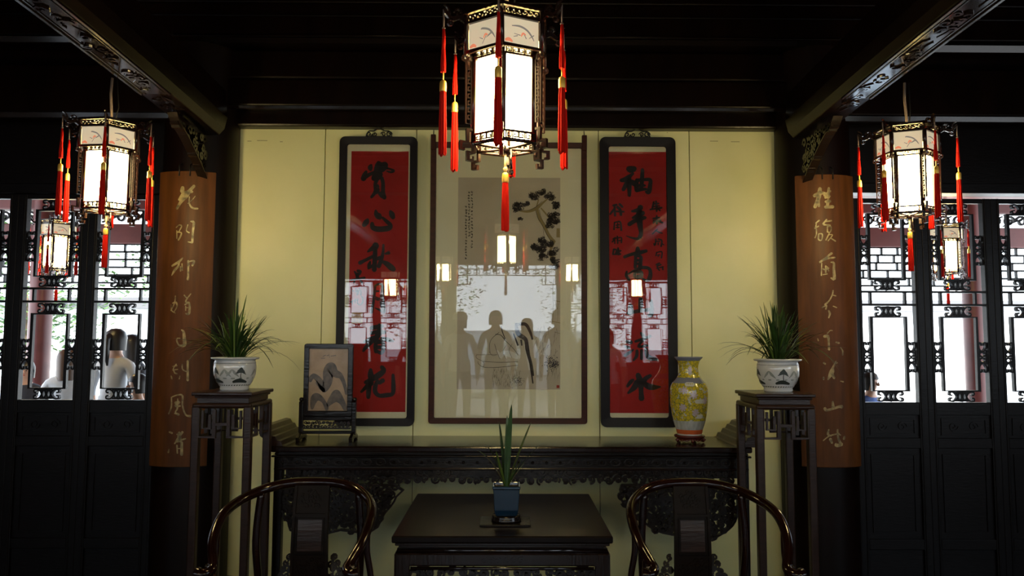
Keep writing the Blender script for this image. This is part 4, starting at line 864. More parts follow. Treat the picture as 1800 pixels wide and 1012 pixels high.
for (cx, y0, y1, sw) in ((335, 400, 775, 7), (316, 405, 690, 6), (296, 500, 850, 6)):
    y = y0
    while y < y1:
        for k in range(4):
            a = rnd.choice((0.1, 1.5, -.6, .8)); x, yy, l = cx + rnd.uniform(-4, 4), y + rnd.uniform(-5, 5), rnd.uniform(3, 7)
            strokes2(mb, QC, PL, [[(x - l * math.cos(a), yy - l * math.sin(a), 2.6), (x + l * math.cos(a), yy + l * math.sin(a), 3.2)]], .0098, 1)
        y += rnd.uniform(17, 24)
mb.nofix = True; mb.build('inscription', 'ink', pe)
a, b = PL(978.5, 682), PL(983.5, 677); plate(pe, a[0], b[0], a[1], b[1], .0100, 'sealred', 'seal_stamp')
plate(pe, -w + .028, w - .028, .028, h - .028, .016, 'glass', 'glass')
for s in (-1, 1): MB().tube([(s * (w - .015), -.01, h + .04), (s * (w - .015), .0, h + .075)], .003, 6).build('hanging_hook', 'iron', pe)

# ------------------------------------------------------------------ curved couplet boards on the columns
def couplet(cx_, pxl, pxr, yt, yb, data, label):
    R1 = CR + .035; Yf = CY - R1
    z0, z1 = P((pxl + pxr) / 2, yb, Yf).z, P((pxl + pxr) / 2, yt, Yf).z
    xl_, xr_ = P(pxl, (yt + yb) / 2, Yf + .05).x, P(pxr, (yt + yb) / 2, Yf + .05).x; c = (xl_ + xr_) / 2; hw = (xr_ - xl_) / 2
    Rb = .30; Yc = Yf + Rb
    e = empty('couplet_board', (c, Yf, z0), label, 'board')
    N = 24
    def fm(u, v, d): t = u / Rb; return ((Rb + d) * math.sin(t), Rb - (Rb + d) * math.cos(t), v)
    tmax = math.asin(hw / Rb) * Rb
    def strip(u0, u1, d0, d1, m, name, n=N, za=0, zb_=z1 - z0):
        vs = []
        for i in range(n + 1):
            u = u0 + (u1 - u0) * i / n; vs += [fm(u, za, d0), fm(u, za, d1), fm(u, zb_, d1), fm(u, zb_, d0)]
        fs = [(i * 4 + k, i * 4 + (k + 1) % 4, (i + 1) * 4 + (k + 1) % 4, (i + 1) * 4 + k) for i in range(n) for k in range(4)] + [(0, 1, 2, 3), tuple(n * 4 + k for k in (3, 2, 1, 0))]
        mb = MB().add(vs, fs, False); return mb.build(name, m, e, bevel=.003)
    strip(-tmax, tmax, -.012, .0, 'board', 'board')
    # the characters
    for crop, dd in data:
        x0, y0, s = crop; mb = MB()
        def f2(u, v, d_):
            r = ray(x0 + u / s, y0 + v / s)
            # meet the curved face: intersect ray with the cylinder of radius Rb about (c, Yc)
            ox, oy = -c, -Yc; dx, dy = r.x, r.y; A = dx * dx + dy * dy; B = 2 * (ox * dx + oy * dy); C = ox * ox + oy * oy - Rb * Rb; q = B * B - 4 * A * C
            t = (-B - math.sqrt(max(q, 0))) / (2 * A); p = CAM + r * t; nx, ny = (p.x - c) / Rb, (p.y - Yc) / Rb
            return (p.x - c + nx * .0015, p.y - Yf + ny * .0015, p.z - z0)
        for st in dd: mb.stroke([(q_[0], q_[1], q_[2] * 1.35) for q_ in st], f2, 4)
        mb.nofix = True; mb.build('gilt_character', 'gilt', e)
    for px in (-.03, .03): MB().tube([fm(px, z1 - z0 - .03, .004), fm(px, z1 - z0 + .03, .004), fm(px, z1 - z0 + .045, -.02)], .0035, 6).build('hook', 'iron', e)
couplet(CXL, 272, 372.5, 300, 821, board_left, 'curved brown couplet board with gilt writing on left column')
couplet(CXR, 1403, 1507, 306, 822, board_right, 'curved brown couplet board with faded writing on right column')
# ================================================================== hexagonal palace lanterns
LC = 1.5        # eye height is the lanterns' datum
def lantern(label):
    """hexagonal hanging lantern, local z = height above the eye datum; a corner faces -Y"""
    e = empty('palace_lantern', (0, 0, 0), label, 'lantern', 'hexagonal palace lanterns hanging in the hall')
    A = [R_(-90 + 60 * k) for k in range(6)]
    def hexpt(r, k, zz): return (r * math.cos(A[k % 6]), r * math.sin(A[k % 6]), zz)
    def face(k, r, off=0.0):
        """frame of side k at corner radius r: (u along the side, v up, n outwards)"""
        a, b = Vector(hexpt(r, k, 0)), Vector(hexpt(r, k + 1, 0)); m = (a + b) / 2; U = (b - a).normalized(); Nn = m.normalized()
        return (lambda u, v, d: tuple(m + U * u + Nn * (d + off) + Vector((0, 0, v)))), (b - a).length / 2
    RB, RT = .106, .133
    zb, zt = .640, .868; tb, tt = .890, .975
    # main body
    for k in range(6):
        mb = MB().tube([hexpt(RB, k, zb - .03), hexpt(RB, k, zt + .03)], .0085, 8); mb.build('corner_post', 'lampwood', e)
        f, hw = face(k, RB)
        mb = MB(); w_ = hw - .010; mb.add([f(-w_, zb, -.004), f(w_, zb, -.004), f(w_, zt, -.004), f(-w_, zt, -.004)], [(0, 1, 2, 3)]); mb.nofix = True
        mb.build('light_panel', 'lampglow', e)
        mb = MB(); mb.ribbon([(-hw + .006, zb - .002), (hw - .006, zb - .002), (hw - .006, zt + .002), (-hw + .006, zt + .002)], .007, .010, lambda u, v, d: f(u, v, d - .004), True)
        mb.build('panel_frame', 'lampwood', e)
        # fret hooks under and over the panels
        for (z0, z1) in ((zb - .028, zb - .004), (zt + .004, zt + .022)):
            mb = MB()
            mb.ribbon([(-hw, z0), (hw, z0)], .004, .008, f); mb.ribbon([(-hw, z1), (hw, z1)], .004, .008, f); c = (z0 + z1) / 2; hh = (z1 - z0) / 2 - .002
            for i, x in enumerate((-.033, -.011, .011, .033)):
                s = -1 if x < 0 else 1
                mb.ribbon([(x - s * .009, c + hh), (x - s * .009, c - hh * .5), (x + s * .003, c - hh * .5), (x + s * .003, c + hh * .4), (x - s * .002, c + hh * .4)], .003, .006, f)
                mb.ribbon([(x + s * .008, c - hh), (x + s * .008, c + hh)], .003, .006, f)
            mb.build('fret_band', 'lampwood', e)
        # upper tier with painted panels
        f2, hw2 = face(k, RT)
        mb = MB(); w_ = hw2 - .009; mb.add([f2(-w_, tb, -.003), f2(w_, tb, -.003), f2(w_, tt, -.003), f2(-w_, tt, -.003)], [(0, 1, 2, 3)]); mb.nofix = True
        pp = mb.build('painted_panel', 'lamptop', e)
        rnd = random.Random(k * 7 + 3); mb = MB(); f3 = lambda u, v, d: f2(u, v, -.0022)
        zc = (tb + tt) / 2
        mb.stroke([(-.03 + .01 * (k % 3), zc + .016, .003), (-.005, zc + .018, .006), (.018, zc + .010, .006), (.034, zc - .006, .005), (.042, zc - .020, .002)], f3, 4)
        for i in range(4): x = rnd.uniform(-.045, .04); mb.stroke([(x, zc - rnd.uniform(0, .03), .002), (x + rnd.uniform(.008, .02), zc - rnd.uniform(0, .02), .003)], f3, 2)
        mb.nofix = True; mb.build('brush_branch', 'lampink', pp)
        for pts_ in ([(.0, zc - .012, .003), (.006, zc - .002, .006), (.014, zc - .006, .004)], [(-.05, zc - .030, .008), (-.040, zc - .027, .011), (-.030, zc - .032, .006)]):
            mb = MB(); mb.stroke(pts_, f3, 4); mb.nofix = True; mb.build('brush_flower', 'lampred', pp)
        mb = MB().tube([hexpt(RT, k, tb - .012), hexpt(RT, k, tt + .035)], .0075, 8); mb.build('corner_post', 'lampwood', e)
        mb = MB(); mb.ribbon([(-hw2 + .004, tb - .003), (hw2 - .004, tb - .003), (hw2 - .004, tt + .003), (-hw2 + .004, tt + .003)], .008, .010, lambda u, v, d: f2(u, v, d - .004), True)
        mb.ribbon([(-hw2, tt + .032), (hw2, tt + .032)], .005, .010, f2)
        for x in (-.045, -.027, -.009, .009, .027, .045): mb.ribbon(spiral(x, tt + .018, .009, 1.1, 0, 1 if x > 0 else -1, 8), .003, .006, f2)
        mb.build('tier_frame', 'lampwood', e)
        # sloping shelf between the tiers
        a, b, c, d = hexpt(RT, k, tb - .008), hexpt(RT, k + 1, tb - .008), hexpt(RB, k + 1, zt + .024), hexpt(RB, k, zt + .024)
        MB().add([a, b, c, d], [(0, 1, 2, 3)]).build('shelf_board', 'lampwood', e)
        # dragon arm at each corner reaching out to carry a tassel
        ang = A[k]; fr_ = lambda u, v, d, ang=ang: (u * math.cos(ang) - d * math.sin(ang), u * math.sin(ang) + d * math.cos(ang), v)
        mb = MB(); g = lambda u, v, d: fr_(u, v, d - .005)
        mb.ribbon(catmull([(RT, .985, .016), (RT + .022, .995, .014), (RT + .045, .985, .012), (.197, 1.0, .010), (.205, 1.012, .006)], 4), .01, .010, g)
        mb.ribbon(spiral(RT + .025, 1.008, .014, 1.1, 0, 1, 9), .005, .010, g); mb.ribbon(spiral(RT + .05, .972, .012, 1.1, 2, -1, 9), .005, .010, g)
        mb.ribbon(catmull([(.185, 1.0, .006), (.192, 1.018, .005), (.206, 1.026, .003)], 3), .005, .008, g)
        mb.build('dragon_arm', 'lampwood', e)
        # side wing against the post, and scrolled foot
        mb = MB()
        mb.ribbon([(RB + .008, zt - .005), (RB + .026, zt - .005), (RB + .026, zb + .03), (RB + .008, zb + .03)], .004, .008, g, True)
        for i in range(8):
            zz = zb + .045 + i * .022; mb.ribbon([(RB + .009, zz), (RB + .019, zz), (RB + .019, zz + .011), (RB + .013, zz + .011)], .0032, .006, g)
        mb.ribbon(spiral(RB + .030, zt + .006, .013, 1.2, 3, 1, 9), .005, .009, g)
        mb.build('side_wing', 'lampwood', e)
        mb = MB()
        mb.ribbon([(RB - .004, zb + .01), (RB + .020, zb + .01), (RB + .020, zb - .028), (RB + .042, zb - .028), (RB + .042, zb - .050), (RB + .030, zb - .050)], .0075, .012, g)
        mb.ribbon([(RB - .002, zb - .02), (RB - .002, zb - .058), (RB + .020, zb - .058), (RB + .020, zb - .082), (RB + .004, zb - .082), (RB + .004, zb - .070)], .0075, .012, g)
        mb.build('scrolled_foot', 'lampwood', e)
        t = tassel(.205, e); t.location = (0.205 * math.cos(ang), .205 * math.sin(ang), 1.0)
    # crown ring, base ring with crossing bars, hub
    mb = MB()
    for k in range(6): mb.tube([hexpt(RT + .003, k, tt + .036), hexpt(RT + .003, k + 1, tt + .036)], .006, 6).tube([(0, 0, tt + .03), hexpt(RT, k, tt + .036)], .005, 6)
    mb.build('crown_ring', 'lampwood', e)
    mb = MB()
    for k in range(6): mb.tube([hexpt(RB, k, zb - .030), hexpt(RB, k + 1, zb - .030)], .0055, 6).tube([(0, 0, zb - .034), hexpt(RB, k, zb - .030)], .0045, 6)
    mb.lathe([(0, zb - .05), (.012, zb - .048), (.016, zb - .036), (.010, zb - .026), (0, zb - .025)], 16); mb.build('base_ring', 'lampwood', e)
    MB().tube([(0, 0, tt + .03), (.004, 0, tt + .08), (-.003, 0, 1.16), (0, 0, 1.235)], .006, 8).build('hanging_cord', 'greycord', e)
    MB().tube([(.012, 0, tt + .03), (.03, .01, 1.10), (.02, 0, 1.235)], .003, 6).build('power_cable', 'iron', e)
    b = bottom_tassel(e); b.location = (0, 0, zb - .045)
    return freeze(e)
def strands(L, r0, r1, seed, n=18):
    rnd = random.Random(seed); mb = MB(); vs = []; prof = [0, .06, .2, .6, 1.0]
    for t in prof:
        for k in range(n):
            rr = (r0 + (r1 - r0) * min(1, t * 1.6)) * (1.0 if k % 2 else .80); a = 2 * math.pi * k / n; zz = -L * t
            if t == 1.0: zz += rnd.uniform(0, .05) * L * (1 if k % 2 else 1.4)
            vs.append((rr * math.cos(a), rr * math.sin(a), zz))
    m = len(prof); fs = [(i * n + k, i * n + (k + 1) % n, (i + 1) * n + (k + 1) % n, (i + 1) * n + k) for i in range(m - 1) for k in range(n)] + [tuple(range(n)), tuple((m - 1) * n + k for k in range(n))]
    return mb.add(vs, fs)
def tassel(r, e):
    t = MB().tube([(0, 0, -.045), (.001, 0, -.075), (0, 0, -.115)], [.0035, .0055, .006], 8).build('tassel', 'tassel', e)
    MB().tube([(0, 0, .012), (0, 0, -.05)], .0028, 6).lathe([(.002, -.052), (.006, -.048), (.002, -.044)], 8).build('grey_knot_cord', 'greycord', t)
    s = strands(.075, .006, .0085, 3).build('short_fringe', 'tassel', t); s.location = (0, 0, -.110)
    MB().tube([(0, 0, -.18), (0, 0, -.212)], .0025, 6).build('gold_cord', 'gold', t)
    MB().lathe([(.003, -.207), (.009, -.212), (.0105, -.218), (.0105, -.240), (.0095, -.243)], 14).build('gold_cap', 'gold', t)
    s = strands(.20, .0095, .0125, 5).build('long_fringe', 'tassel', t); s.location = (0, 0, -.240)
    return t
def bottom_tassel(e):
    t = MB().tube([(0, 0, .0), (0, 0, -.055)], .0035, 8).lathe([(.003, -.060), (.008, -.052), (.003, -.045)], 10).build('centre_tassel', 'cord', e)
    MB().lathe([(.003, -.062), (.009, -.066), (.0105, -.075), (.0105, -.092), (.009, -.095)], 14).build('gold_cap', 'gold', t)
    s = strands(.155, .0095, .0125, 8).build('long_fringe', 'tassel', t); s.location = (0, 0, -.092)
    MB().tube([(.014, .004, .01), (.018, .004, -.06)], .005, 8).lathe([(.004, -.07), (.008, -.062), (.004, -.05)], 8, (.018, .004, 0)).build('switch_plug', 'lampwood', t)
    return t
def hang_lantern(x, y, rz, label, first=None):
    o = first or copy_tree(L0); o.location = (x, y, LC); o.rotation_euler = (0, 0, rz); o['label'] = label; return o
L0 = lantern('lantern')
LYC = 2.33
hang_lantern(P(889, 150, LYC).x, LYC, R_(-6), 'large lit hexagonal lantern hanging before the central painting', L0)
k = MB().tube([(0, 0, 1.235), (0, 0, 2.0)], .006, 8).build('upper_cord', 'greycord', L0)
SL = [(P(190, 310, 3.5).x, 3.5, R_(22), 'lit hexagonal lantern under the left carved beam'), (P(1596, 315, 3.5).x, 3.5, R_(5), 'lit hexagonal lantern under the right carved beam')]
for x, y, rz, lab in SL: hang_lantern(x, y, rz, lab)
hang_lantern(P(103, 420, 6.3).x, 6.3, R_(10), 'lit lantern in the gallery, seen through the left lattice doors')
hang_lantern(P(1663, 425, 6.3).x, 6.3, R_(20), 'lit lantern in the gallery, seen through the right lattice doors')
for x, y, lab in ((-.88, -1.6, 'lit lantern left of the entrance, mirrored in the painting glass'), (.92, -1.6, 'lit lantern right of the entrance, mirrored in the painting glass'), (-1.66, -1.9, 'lit lantern under the left beam nearer the entrance'), (1.88, -1.9, 'lit lantern under the right beam nearer the entrance')):
    hang_lantern(x, y, R_(8), lab)

# ================================================================== plants
def blade(az, L, h, drop, wd, lean=1.0, twist=0.0, r0=.02, n=9):
    """one long arching leaf as a shallow V, tapering to its tip"""
    vs = []; fs = []; ca, sa = math.cos(az), math.sin(az)
    for i in range(n + 1):
        t = i / n; r = r0 + L * lean * (t ** 1.25); zz = h * t - drop * t ** 3
        a2 = az + twist * t; c2, s2 = math.cos(a2), math.sin(a2)
        wv = wd * (math.sin(math.pi * min(.12 + t * .88, 1)) ** .5) * .5 + .0004
        p = (r * c2, r * s2, zz)
        vs += [(p[0] - s2 * wv, p[1] + c2 * wv, p[2] + wv * .35), p, (p[0] + s2 * wv, p[1] - c2 * wv, p[2] + wv * .35)]
    for i in range(n): fs += [(i * 3, i * 3 + 1, i * 3 + 4, i * 3 + 3), (i * 3 + 1, i * 3 + 2, i * 3 + 5, i * 3 + 4)]
    return MB().add(vs, fs, True)
def planter(x, y, z0, label, seed, bias, group):
    e = empty('potted_orchid', (x, y, z0), label, 'potted plant')
    ks = .925
    prof = [(0, 0), (.072, 0), (.076, .012), (.074, .02), (.092, .045), (.108, .085), (.111, .125), (.108, .150), (.104, .160), (.108, .164), (.124, .168), (.126, .176), (.120, .178), (.104, .172), (.100, .150), (0, .150)]
    pot = MB().lathe(prof, 48).build('bowl', 'porcelain', e)
    MB().lathe([(.0, .146), (.092, .146)], 24).build('soil', 'soil', e)
    def fm(u, v, d):
        # v is height on the bowl; follow the outer profile
        pr = [(.02, .074), (.045, .092), (.085, .108), (.125, .111), (.150, .108)]; r = .1
        for (a, ra), (b, rb) in zip(pr, pr[1:]):
            if a <= v <= b: r = ra + (rb - ra) * (v - a) / (b - a)
        if v < .02: r = .075
        if v > .15: r = .106
        r += .0012; t = u / .108 - math.pi / 2 + bias; return (r * math.cos(t), r * math.sin(t), v)
    mb = MB(); md = MB(); rnd = random.Random(seed)
    for c in (-.045, .10, .3, -.2):
        for k in range(5): yy = .095 + .006 * k - abs(k - 2) * .002; mb.stroke([(c - .028 + .005 * k, yy, .004), (c, yy + .010 - .001 * k, .009), (c + .026 - .004 * k, yy - .004, .003)], fm, 3)
        mb.stroke([(c + .004, .112, .003), (c - .002, .085, .004), (c + .003, .06, .005)], fm, 3)
        mb.stroke([(c - .04, .048, .012), (c - .005, .055, .022), (c + .04, .046, .010)], fm, 4)
    for c in (.015, .055, .19, -.12): md.stroke([(c - .03, .078, .003), (c - .012, .098, .012), (c, .112, .006), (c + .013, .096, .014), (c + .034, .076, .003)], fm, 4); md.stroke([(c - .09, .068, .006), (c + .09, .066, .008)], fm, 4)
    mb.nofix = md.nofix = True
    mb.build('ink_landscape', 'inkblue', pot); md.build('ink_hills', 'inkblue2', pot)
    mb = MB()
    for i in range(40):
        a = -.339 + .0175 * i; mb.stroke([(a, .028, .006), (a + .009, .031, .004)], fm, 1, False)
    for i in range(40): a = -.339 + .0175 * i; mb.stroke([(a, .146, .002), (a + .0175, .146, .002)], fm, 1, False)
    mb.nofix = True; mb.build('painted_border', 'inkblue', pot)
    for o_ in (pot,): o_.scale = (ks, ks, ks)
    for i in range(110):
        az = rnd.uniform(0, 6.283); k = rnd.random(); L = .05 + .25 * k; h = .33 - .14 * k + rnd.uniform(-.06, .04); drop = rnd.uniform(.02, .10) + .14 * k * rnd.random() * 1.3
        b = blade(az, L, h, drop, rnd.uniform(.006, .011), 1.0, rnd.uniform(-.3, .3), rnd.uniform(.005, .05))
        o = b.build('leaf', 'leaf' if rnd.random() < .85 else 'leaf2', e, loc=(0, 0, .145))
    return e
zt_ = SH
planter(P(412, 686, 3.87).x, 3.87, zt_, 'orchid in white landscape bowl on the left flower stand', 5, -.3, None)
planter(P(1368, 688, 3.87).x, 3.87, zt_, 'orchid in white landscape bowl on the right flower stand', 9, .35, None)

# small orchid in a square blue pot on the square table
MT = tag(MB().box(-.105, .105, -.075, .09, 0, .008).build('table_mat', 'lacquer', loc=(P(888, 915, 3.28).x, 3.28, QZ), bevel=.002), 'small dark square mat under the blue pot', 'mat')
bp = empty('potted_orchid', (P(890, 905, 3.29).x, 3.29, QZ + .008), 'few-leaved orchid in blue square pot on the square table', 'potted plant')
MB().lathe([(0, 0), (.060, 0), (.064, .006), (.058, .012), (.060, .020), (.056, .026), (0, .026)], 32).build('saucer', 'lacquer', bp)
sq = R_(45); k2_ = math.sqrt(2)
MB().lathe([(0, .026), (.044 * k2_, .026), (.050 * k2_, .05), (.055 * k2_, .135), (.058 * k2_, .140), (.058 * k2_, .149), (.052 * k2_, .150), (.050 * k2_, .135), (0, .135)], 4, a0=sq, flat=True).build('square_pot', 'bluepot', bp, bevel=.004)
MB().box(-.049, .049, -.049, .049, .134, .137).build('soil', 'soil', bp)
for az, L, h, dr, wd, m_ in ((3.3, .09, .235, .05, .017, 'leaf'), (2.9, .12, .20, .045, .015, 'leaf'), (2.4, .03, .285, .01, .015, 'leaf'), (-1.2, .03, .37, .02, .017, 'leaf'), (1.3, .02, .30, 0.0, .014, 'leaf'), (.25, .11, .27, .0, .016, 'leaf'), (-.3, .15, .22, .03, .014, 'leaf'), (3.8, .06, .16, .0, .010, 'leaf2'), (-.6, .06, .12, 0, .010, 'leaf2'), (4.6, .02, .30, .03, .012, 'leaf'), (.0, .07, .10, .0, .007, 'leaf2'), (3.1, .03, .33, .05, .006, 'leaf')):
    blade(az, L, h, dr, wd * 1.4, 1, .2, .008, 11).build('leaf', m_, bp, loc=(0, 0, .135))

# ================================================================== vase and stone screen on the altar table
vy = 4.30; vx = P(1212, 765, vy).x; hv = P(1212, 627, vy).z - P(1212, 764, vy).z
vs_ = empty('vase_stand', (vx, vy, TZ), 'small carved red wood stand under the yellow vase', 'stand')
MB().lathe([(0, .040), (.082, .040), (.085, .034), (.080, .028), (0, .028)], 36).build('stand_top', 'vasestand', vs_)
MB().lathe([(.074, .028), (.066, .020), (.066, .016)], 36).build('waist', 'vasestand', vs_)
for k in range(5):
    a = R_(-90 + 72 * k); MB().tube([(.064 * math.cos(a), .064 * math.sin(a), .024), (.080 * math.cos(a), .080 * math.sin(a), .014), (.070 * math.cos(a), .070 * math.sin(a), .004), (.078 * math.cos(a), .078 * math.sin(a), .0035)], [.010, .010, .007, .0035], 8).build('foot', 'vasestand', vs_)
    mb = MB(); fq = lambda u, v, d, a=a: ((.070 + d * .5) * math.cos(a + R_(36) + u / .07), (.070 + d * .5) * math.sin(a + R_(36) + u / .07), v); mb.ribbon(catmull([(-.035, .022), (-.015, .012), (0, .016), (.015, .012), (.035, .022)], 3), .005, .006, fq); mb.build('pierced_skirt', 'vasestand', vs_)
ve = empty('vase', (vx, vy, TZ + .04), 'yellow floral baluster vase on a red wooden stand', 'vase')
def pz(t): return t * hv
body = [(.062, .055), (.085, .12), (.100, .32), (.104, .50), (.100, .62), (.086, .68), (.068, .715), (.056, .76), (.054, .84), (.060, .91), (.070, .955)]
outer = catmull([(r, pz(t)) for r, t in body], 4)
MB().lathe([(0, 0), (.066, 0), (.067, pz(.02))] , 48).build('foot_ring', 'vasegrey', ve)
MB().lathe([(.067, pz(.02)), (.070, pz(.035)), (.073, pz(.075))], 48).build('orange_band', 'vaseorange', ve)
MB().lathe([(.073, pz(.075)), (.080, pz(.12)), (.089, pz(.19))], 48).build('lappet_band', 'vasewhite', ve)
MB().lathe(catmull([(.089, pz(.19)), (.100, pz(.34)), (.105, pz(.50)), (.102, pz(.60)), (.090, pz(.665))], 6), 48).build('body', 'vase', ve)
MB().lathe(catmull([(.090, pz(.665)), (.076, pz(.70)), (.064, pz(.735))], 4), 48).build('shoulder_band', 'vaserim', ve)
MB().lathe(catmull([(.064, pz(.735)), (.054, pz(.80)), (.053, pz(.88)), (.062, pz(.95))], 5), 48).build('neck', 'vase', ve)
MB().lathe([(.062, pz(.95)), (.076, pz(.985)), (.078, pz(1.0)), (.072, pz(1.0)), (.052, pz(.94)), (.045, pz(.7)), (0, pz(.6))], 48).build('rim', 'vaserim', ve)
def vr(v):
    t = v / hv; q = [(.075, .073), (.19, .089), (.34, .100), (.50, .105), (.60, .102), (.665, .090), (.735, .064), (.80, .054), (.88, .053), (.95, .062)]
    for (a, ra), (b, rb) in zip(q, q[1:]):
        if a <= t <= b: return ra + (rb - ra) * (t - a) / (b - a)
    return .08
fv = lambda u, v, d: ((vr(v) + .0018) * math.cos(u / .1 - 1.45), (vr(v) + .0018) * math.sin(u / .1 - 1.45), v)
for (u, t) in ((-.01, .52), (.0, .30), (-.02, .84), (.06, .45), (-.07, .36), (-.06, .58), (.2, .5), (.3, .3), (-.2, .4)):
    mb = MB()
    for k in range(7): a = .9 * k; v = pz(t); mb.stroke([(u, v, .006), (u + .018 * math.cos(a), v + .018 * math.sin(a), .010)], fv, 2)
    mb.nofix = True; mb.build('painted_flower', 'vasepink', ve)
for (u, t, l) in ((.025, .44, .022), (.03, .25, .014), (-.03, .655, .02)):
    mb = MB(); mb.stroke([(u - l, pz(t), .022), (u + l, pz(t), .022)], fv, 4); mb.nofix = True; mb.build('white_cartouche', 'vasegrey', ve)
# table screen
sy_ = 4.34; a_, b_ = P(529, 765, sy_), P(621, 604, sy_); sw_ = (b_.x - a_.x) / 2; shh = b_.z - TZ; sx_ = (a_.x + b_.x) / 2 + .006
ts = empty('stone_table_screen', (sx_, sy_, TZ), 'dark framed table screen with a mountain stone slab', 'screen')
z1 = shh; z0 = shh - .405
fo = rounded(sw_ - .004, z1 - z0, z0, .012); fi = rounded(sw_ - .032, z1 - z0 - .06, z0 + .032, .003); mb = MB(); n = len(fo)
vs = [(x, -.014, y) for x, y in fo] + [(x, -.014, y) for x, y in fi] + [(x, .014, y) for x, y in fi] + [(x, .014, y) for x, y in fo]
mb.add(vs, [(s * n + k, s * n + (k + 1) % n, ((s + 1) % 4) * n + (k + 1) % n, ((s + 1) % 4) * n + k) for s in range(4) for k in range(n)]); mb.build('screen_frame', 'lacquer', ts, bevel=.004)
sl = MB().box(-sw_ + .030, sw_ - .030, -.004, .006, z0 + .030, z1 - .028).build('stone_slab', 'marble', ts)
def fsn(u, v, d): return (-sw_ + .032 + (2 * sw_ - .064) * u, -.0055, z0 + .032 + (z1 - z0 - .062) * v)
mb = MB()
for st in ([(.03,.50,.06),(.12,.56,.05),(.25,.50,.07),(.38,.38,.10),(.48,.48,.14),(.50,.62,.16),(.60,.66,.14),(.70,.60,.08),(.82,.56,.06),(.92,.42,.05),(.97,.28,.04)], [(.10,.05,.05),(.14,.18,.10),(.25,.22,.07),(.38,.16,.05),(.48,.04,.06)], [(.50,.10,.05),(.60,.18,.09),(.72,.24,.12),(.85,.16,.08),(.95,.04,.06)], [(.20,.46,.03),(.30,.38,.04),(.40,.33,.04)]):
    mb.stroke([(a, b, c * 1.7) for a, b, c in st], fsn, 6)
for st in ([(.35,.88,.012),(.42,.90,.012)], [(.45,.89,.012),(.50,.90,.012)], [(.55,.885,.012),(.68,.895,.012)], [(.30,.85,.010),(.40,.85,.010)], [(.50,.92,.01),(.52,.86,.01)]): mb.stroke(st, fsn, 2)
mb.nofix = True; mb.build('mountain_veining', 'marbledark', sl)
fts = lambda u, v, d: (u, -.008 - d, v)
for s in (-1, 1):
    mb = MB().box(s * (sw_ + .006) - .012, s * (sw_ + .006) + .012, -.016, .016, .03, .215); mb.build('post', 'lacquer', ts, bevel=.004)
    mb = MB(); fz_ = lambda u, v, d: (s * (sw_ + .004) - .009 + d, u, v)
    mb.prism([(-.085, 0), (-.088, .022), (-.06, .032), (-.03, .045), (0, .05), (.03, .045), (.06, .032), (.088, .022), (.085, 0), (.05, .0), (.04, .010), (-.04, .010), (-.05, 0)], 0, .018, fz_); mb.build('foot', 'lacquer', ts, bevel=.003)
    MB().lathe([(0, 0), (.011, .004), (.013, .014), (.009, .022), (0, .024)], 14, (s * (sw_ + .008), 0, .213)).build('finial', 'lacquer', ts)
MB().box(-sw_, sw_, -.010, .010, z0 - .022, z0).build('rail', 'lacquer', ts, bevel=.003)
mb = MB(); openwork(mb, [(-sw_ + .01, z0 - .062), (sw_ - .01, z0 - .062), (sw_ - .01, z0 - .024), (-sw_ + .01, z0 - .024)], .020, .0045, .010, fts, 4)
mb.ribbon([(-sw_ + .01, z0 - .064), (sw_ - .01, z0 - .064)], .008, .012, fts); mb.build('pierced_panel', 'carved', ts)
MB().box(-sw_, sw_, -.010, .010, .035, .052).build('rail', 'lacquer', ts, bevel=.003)

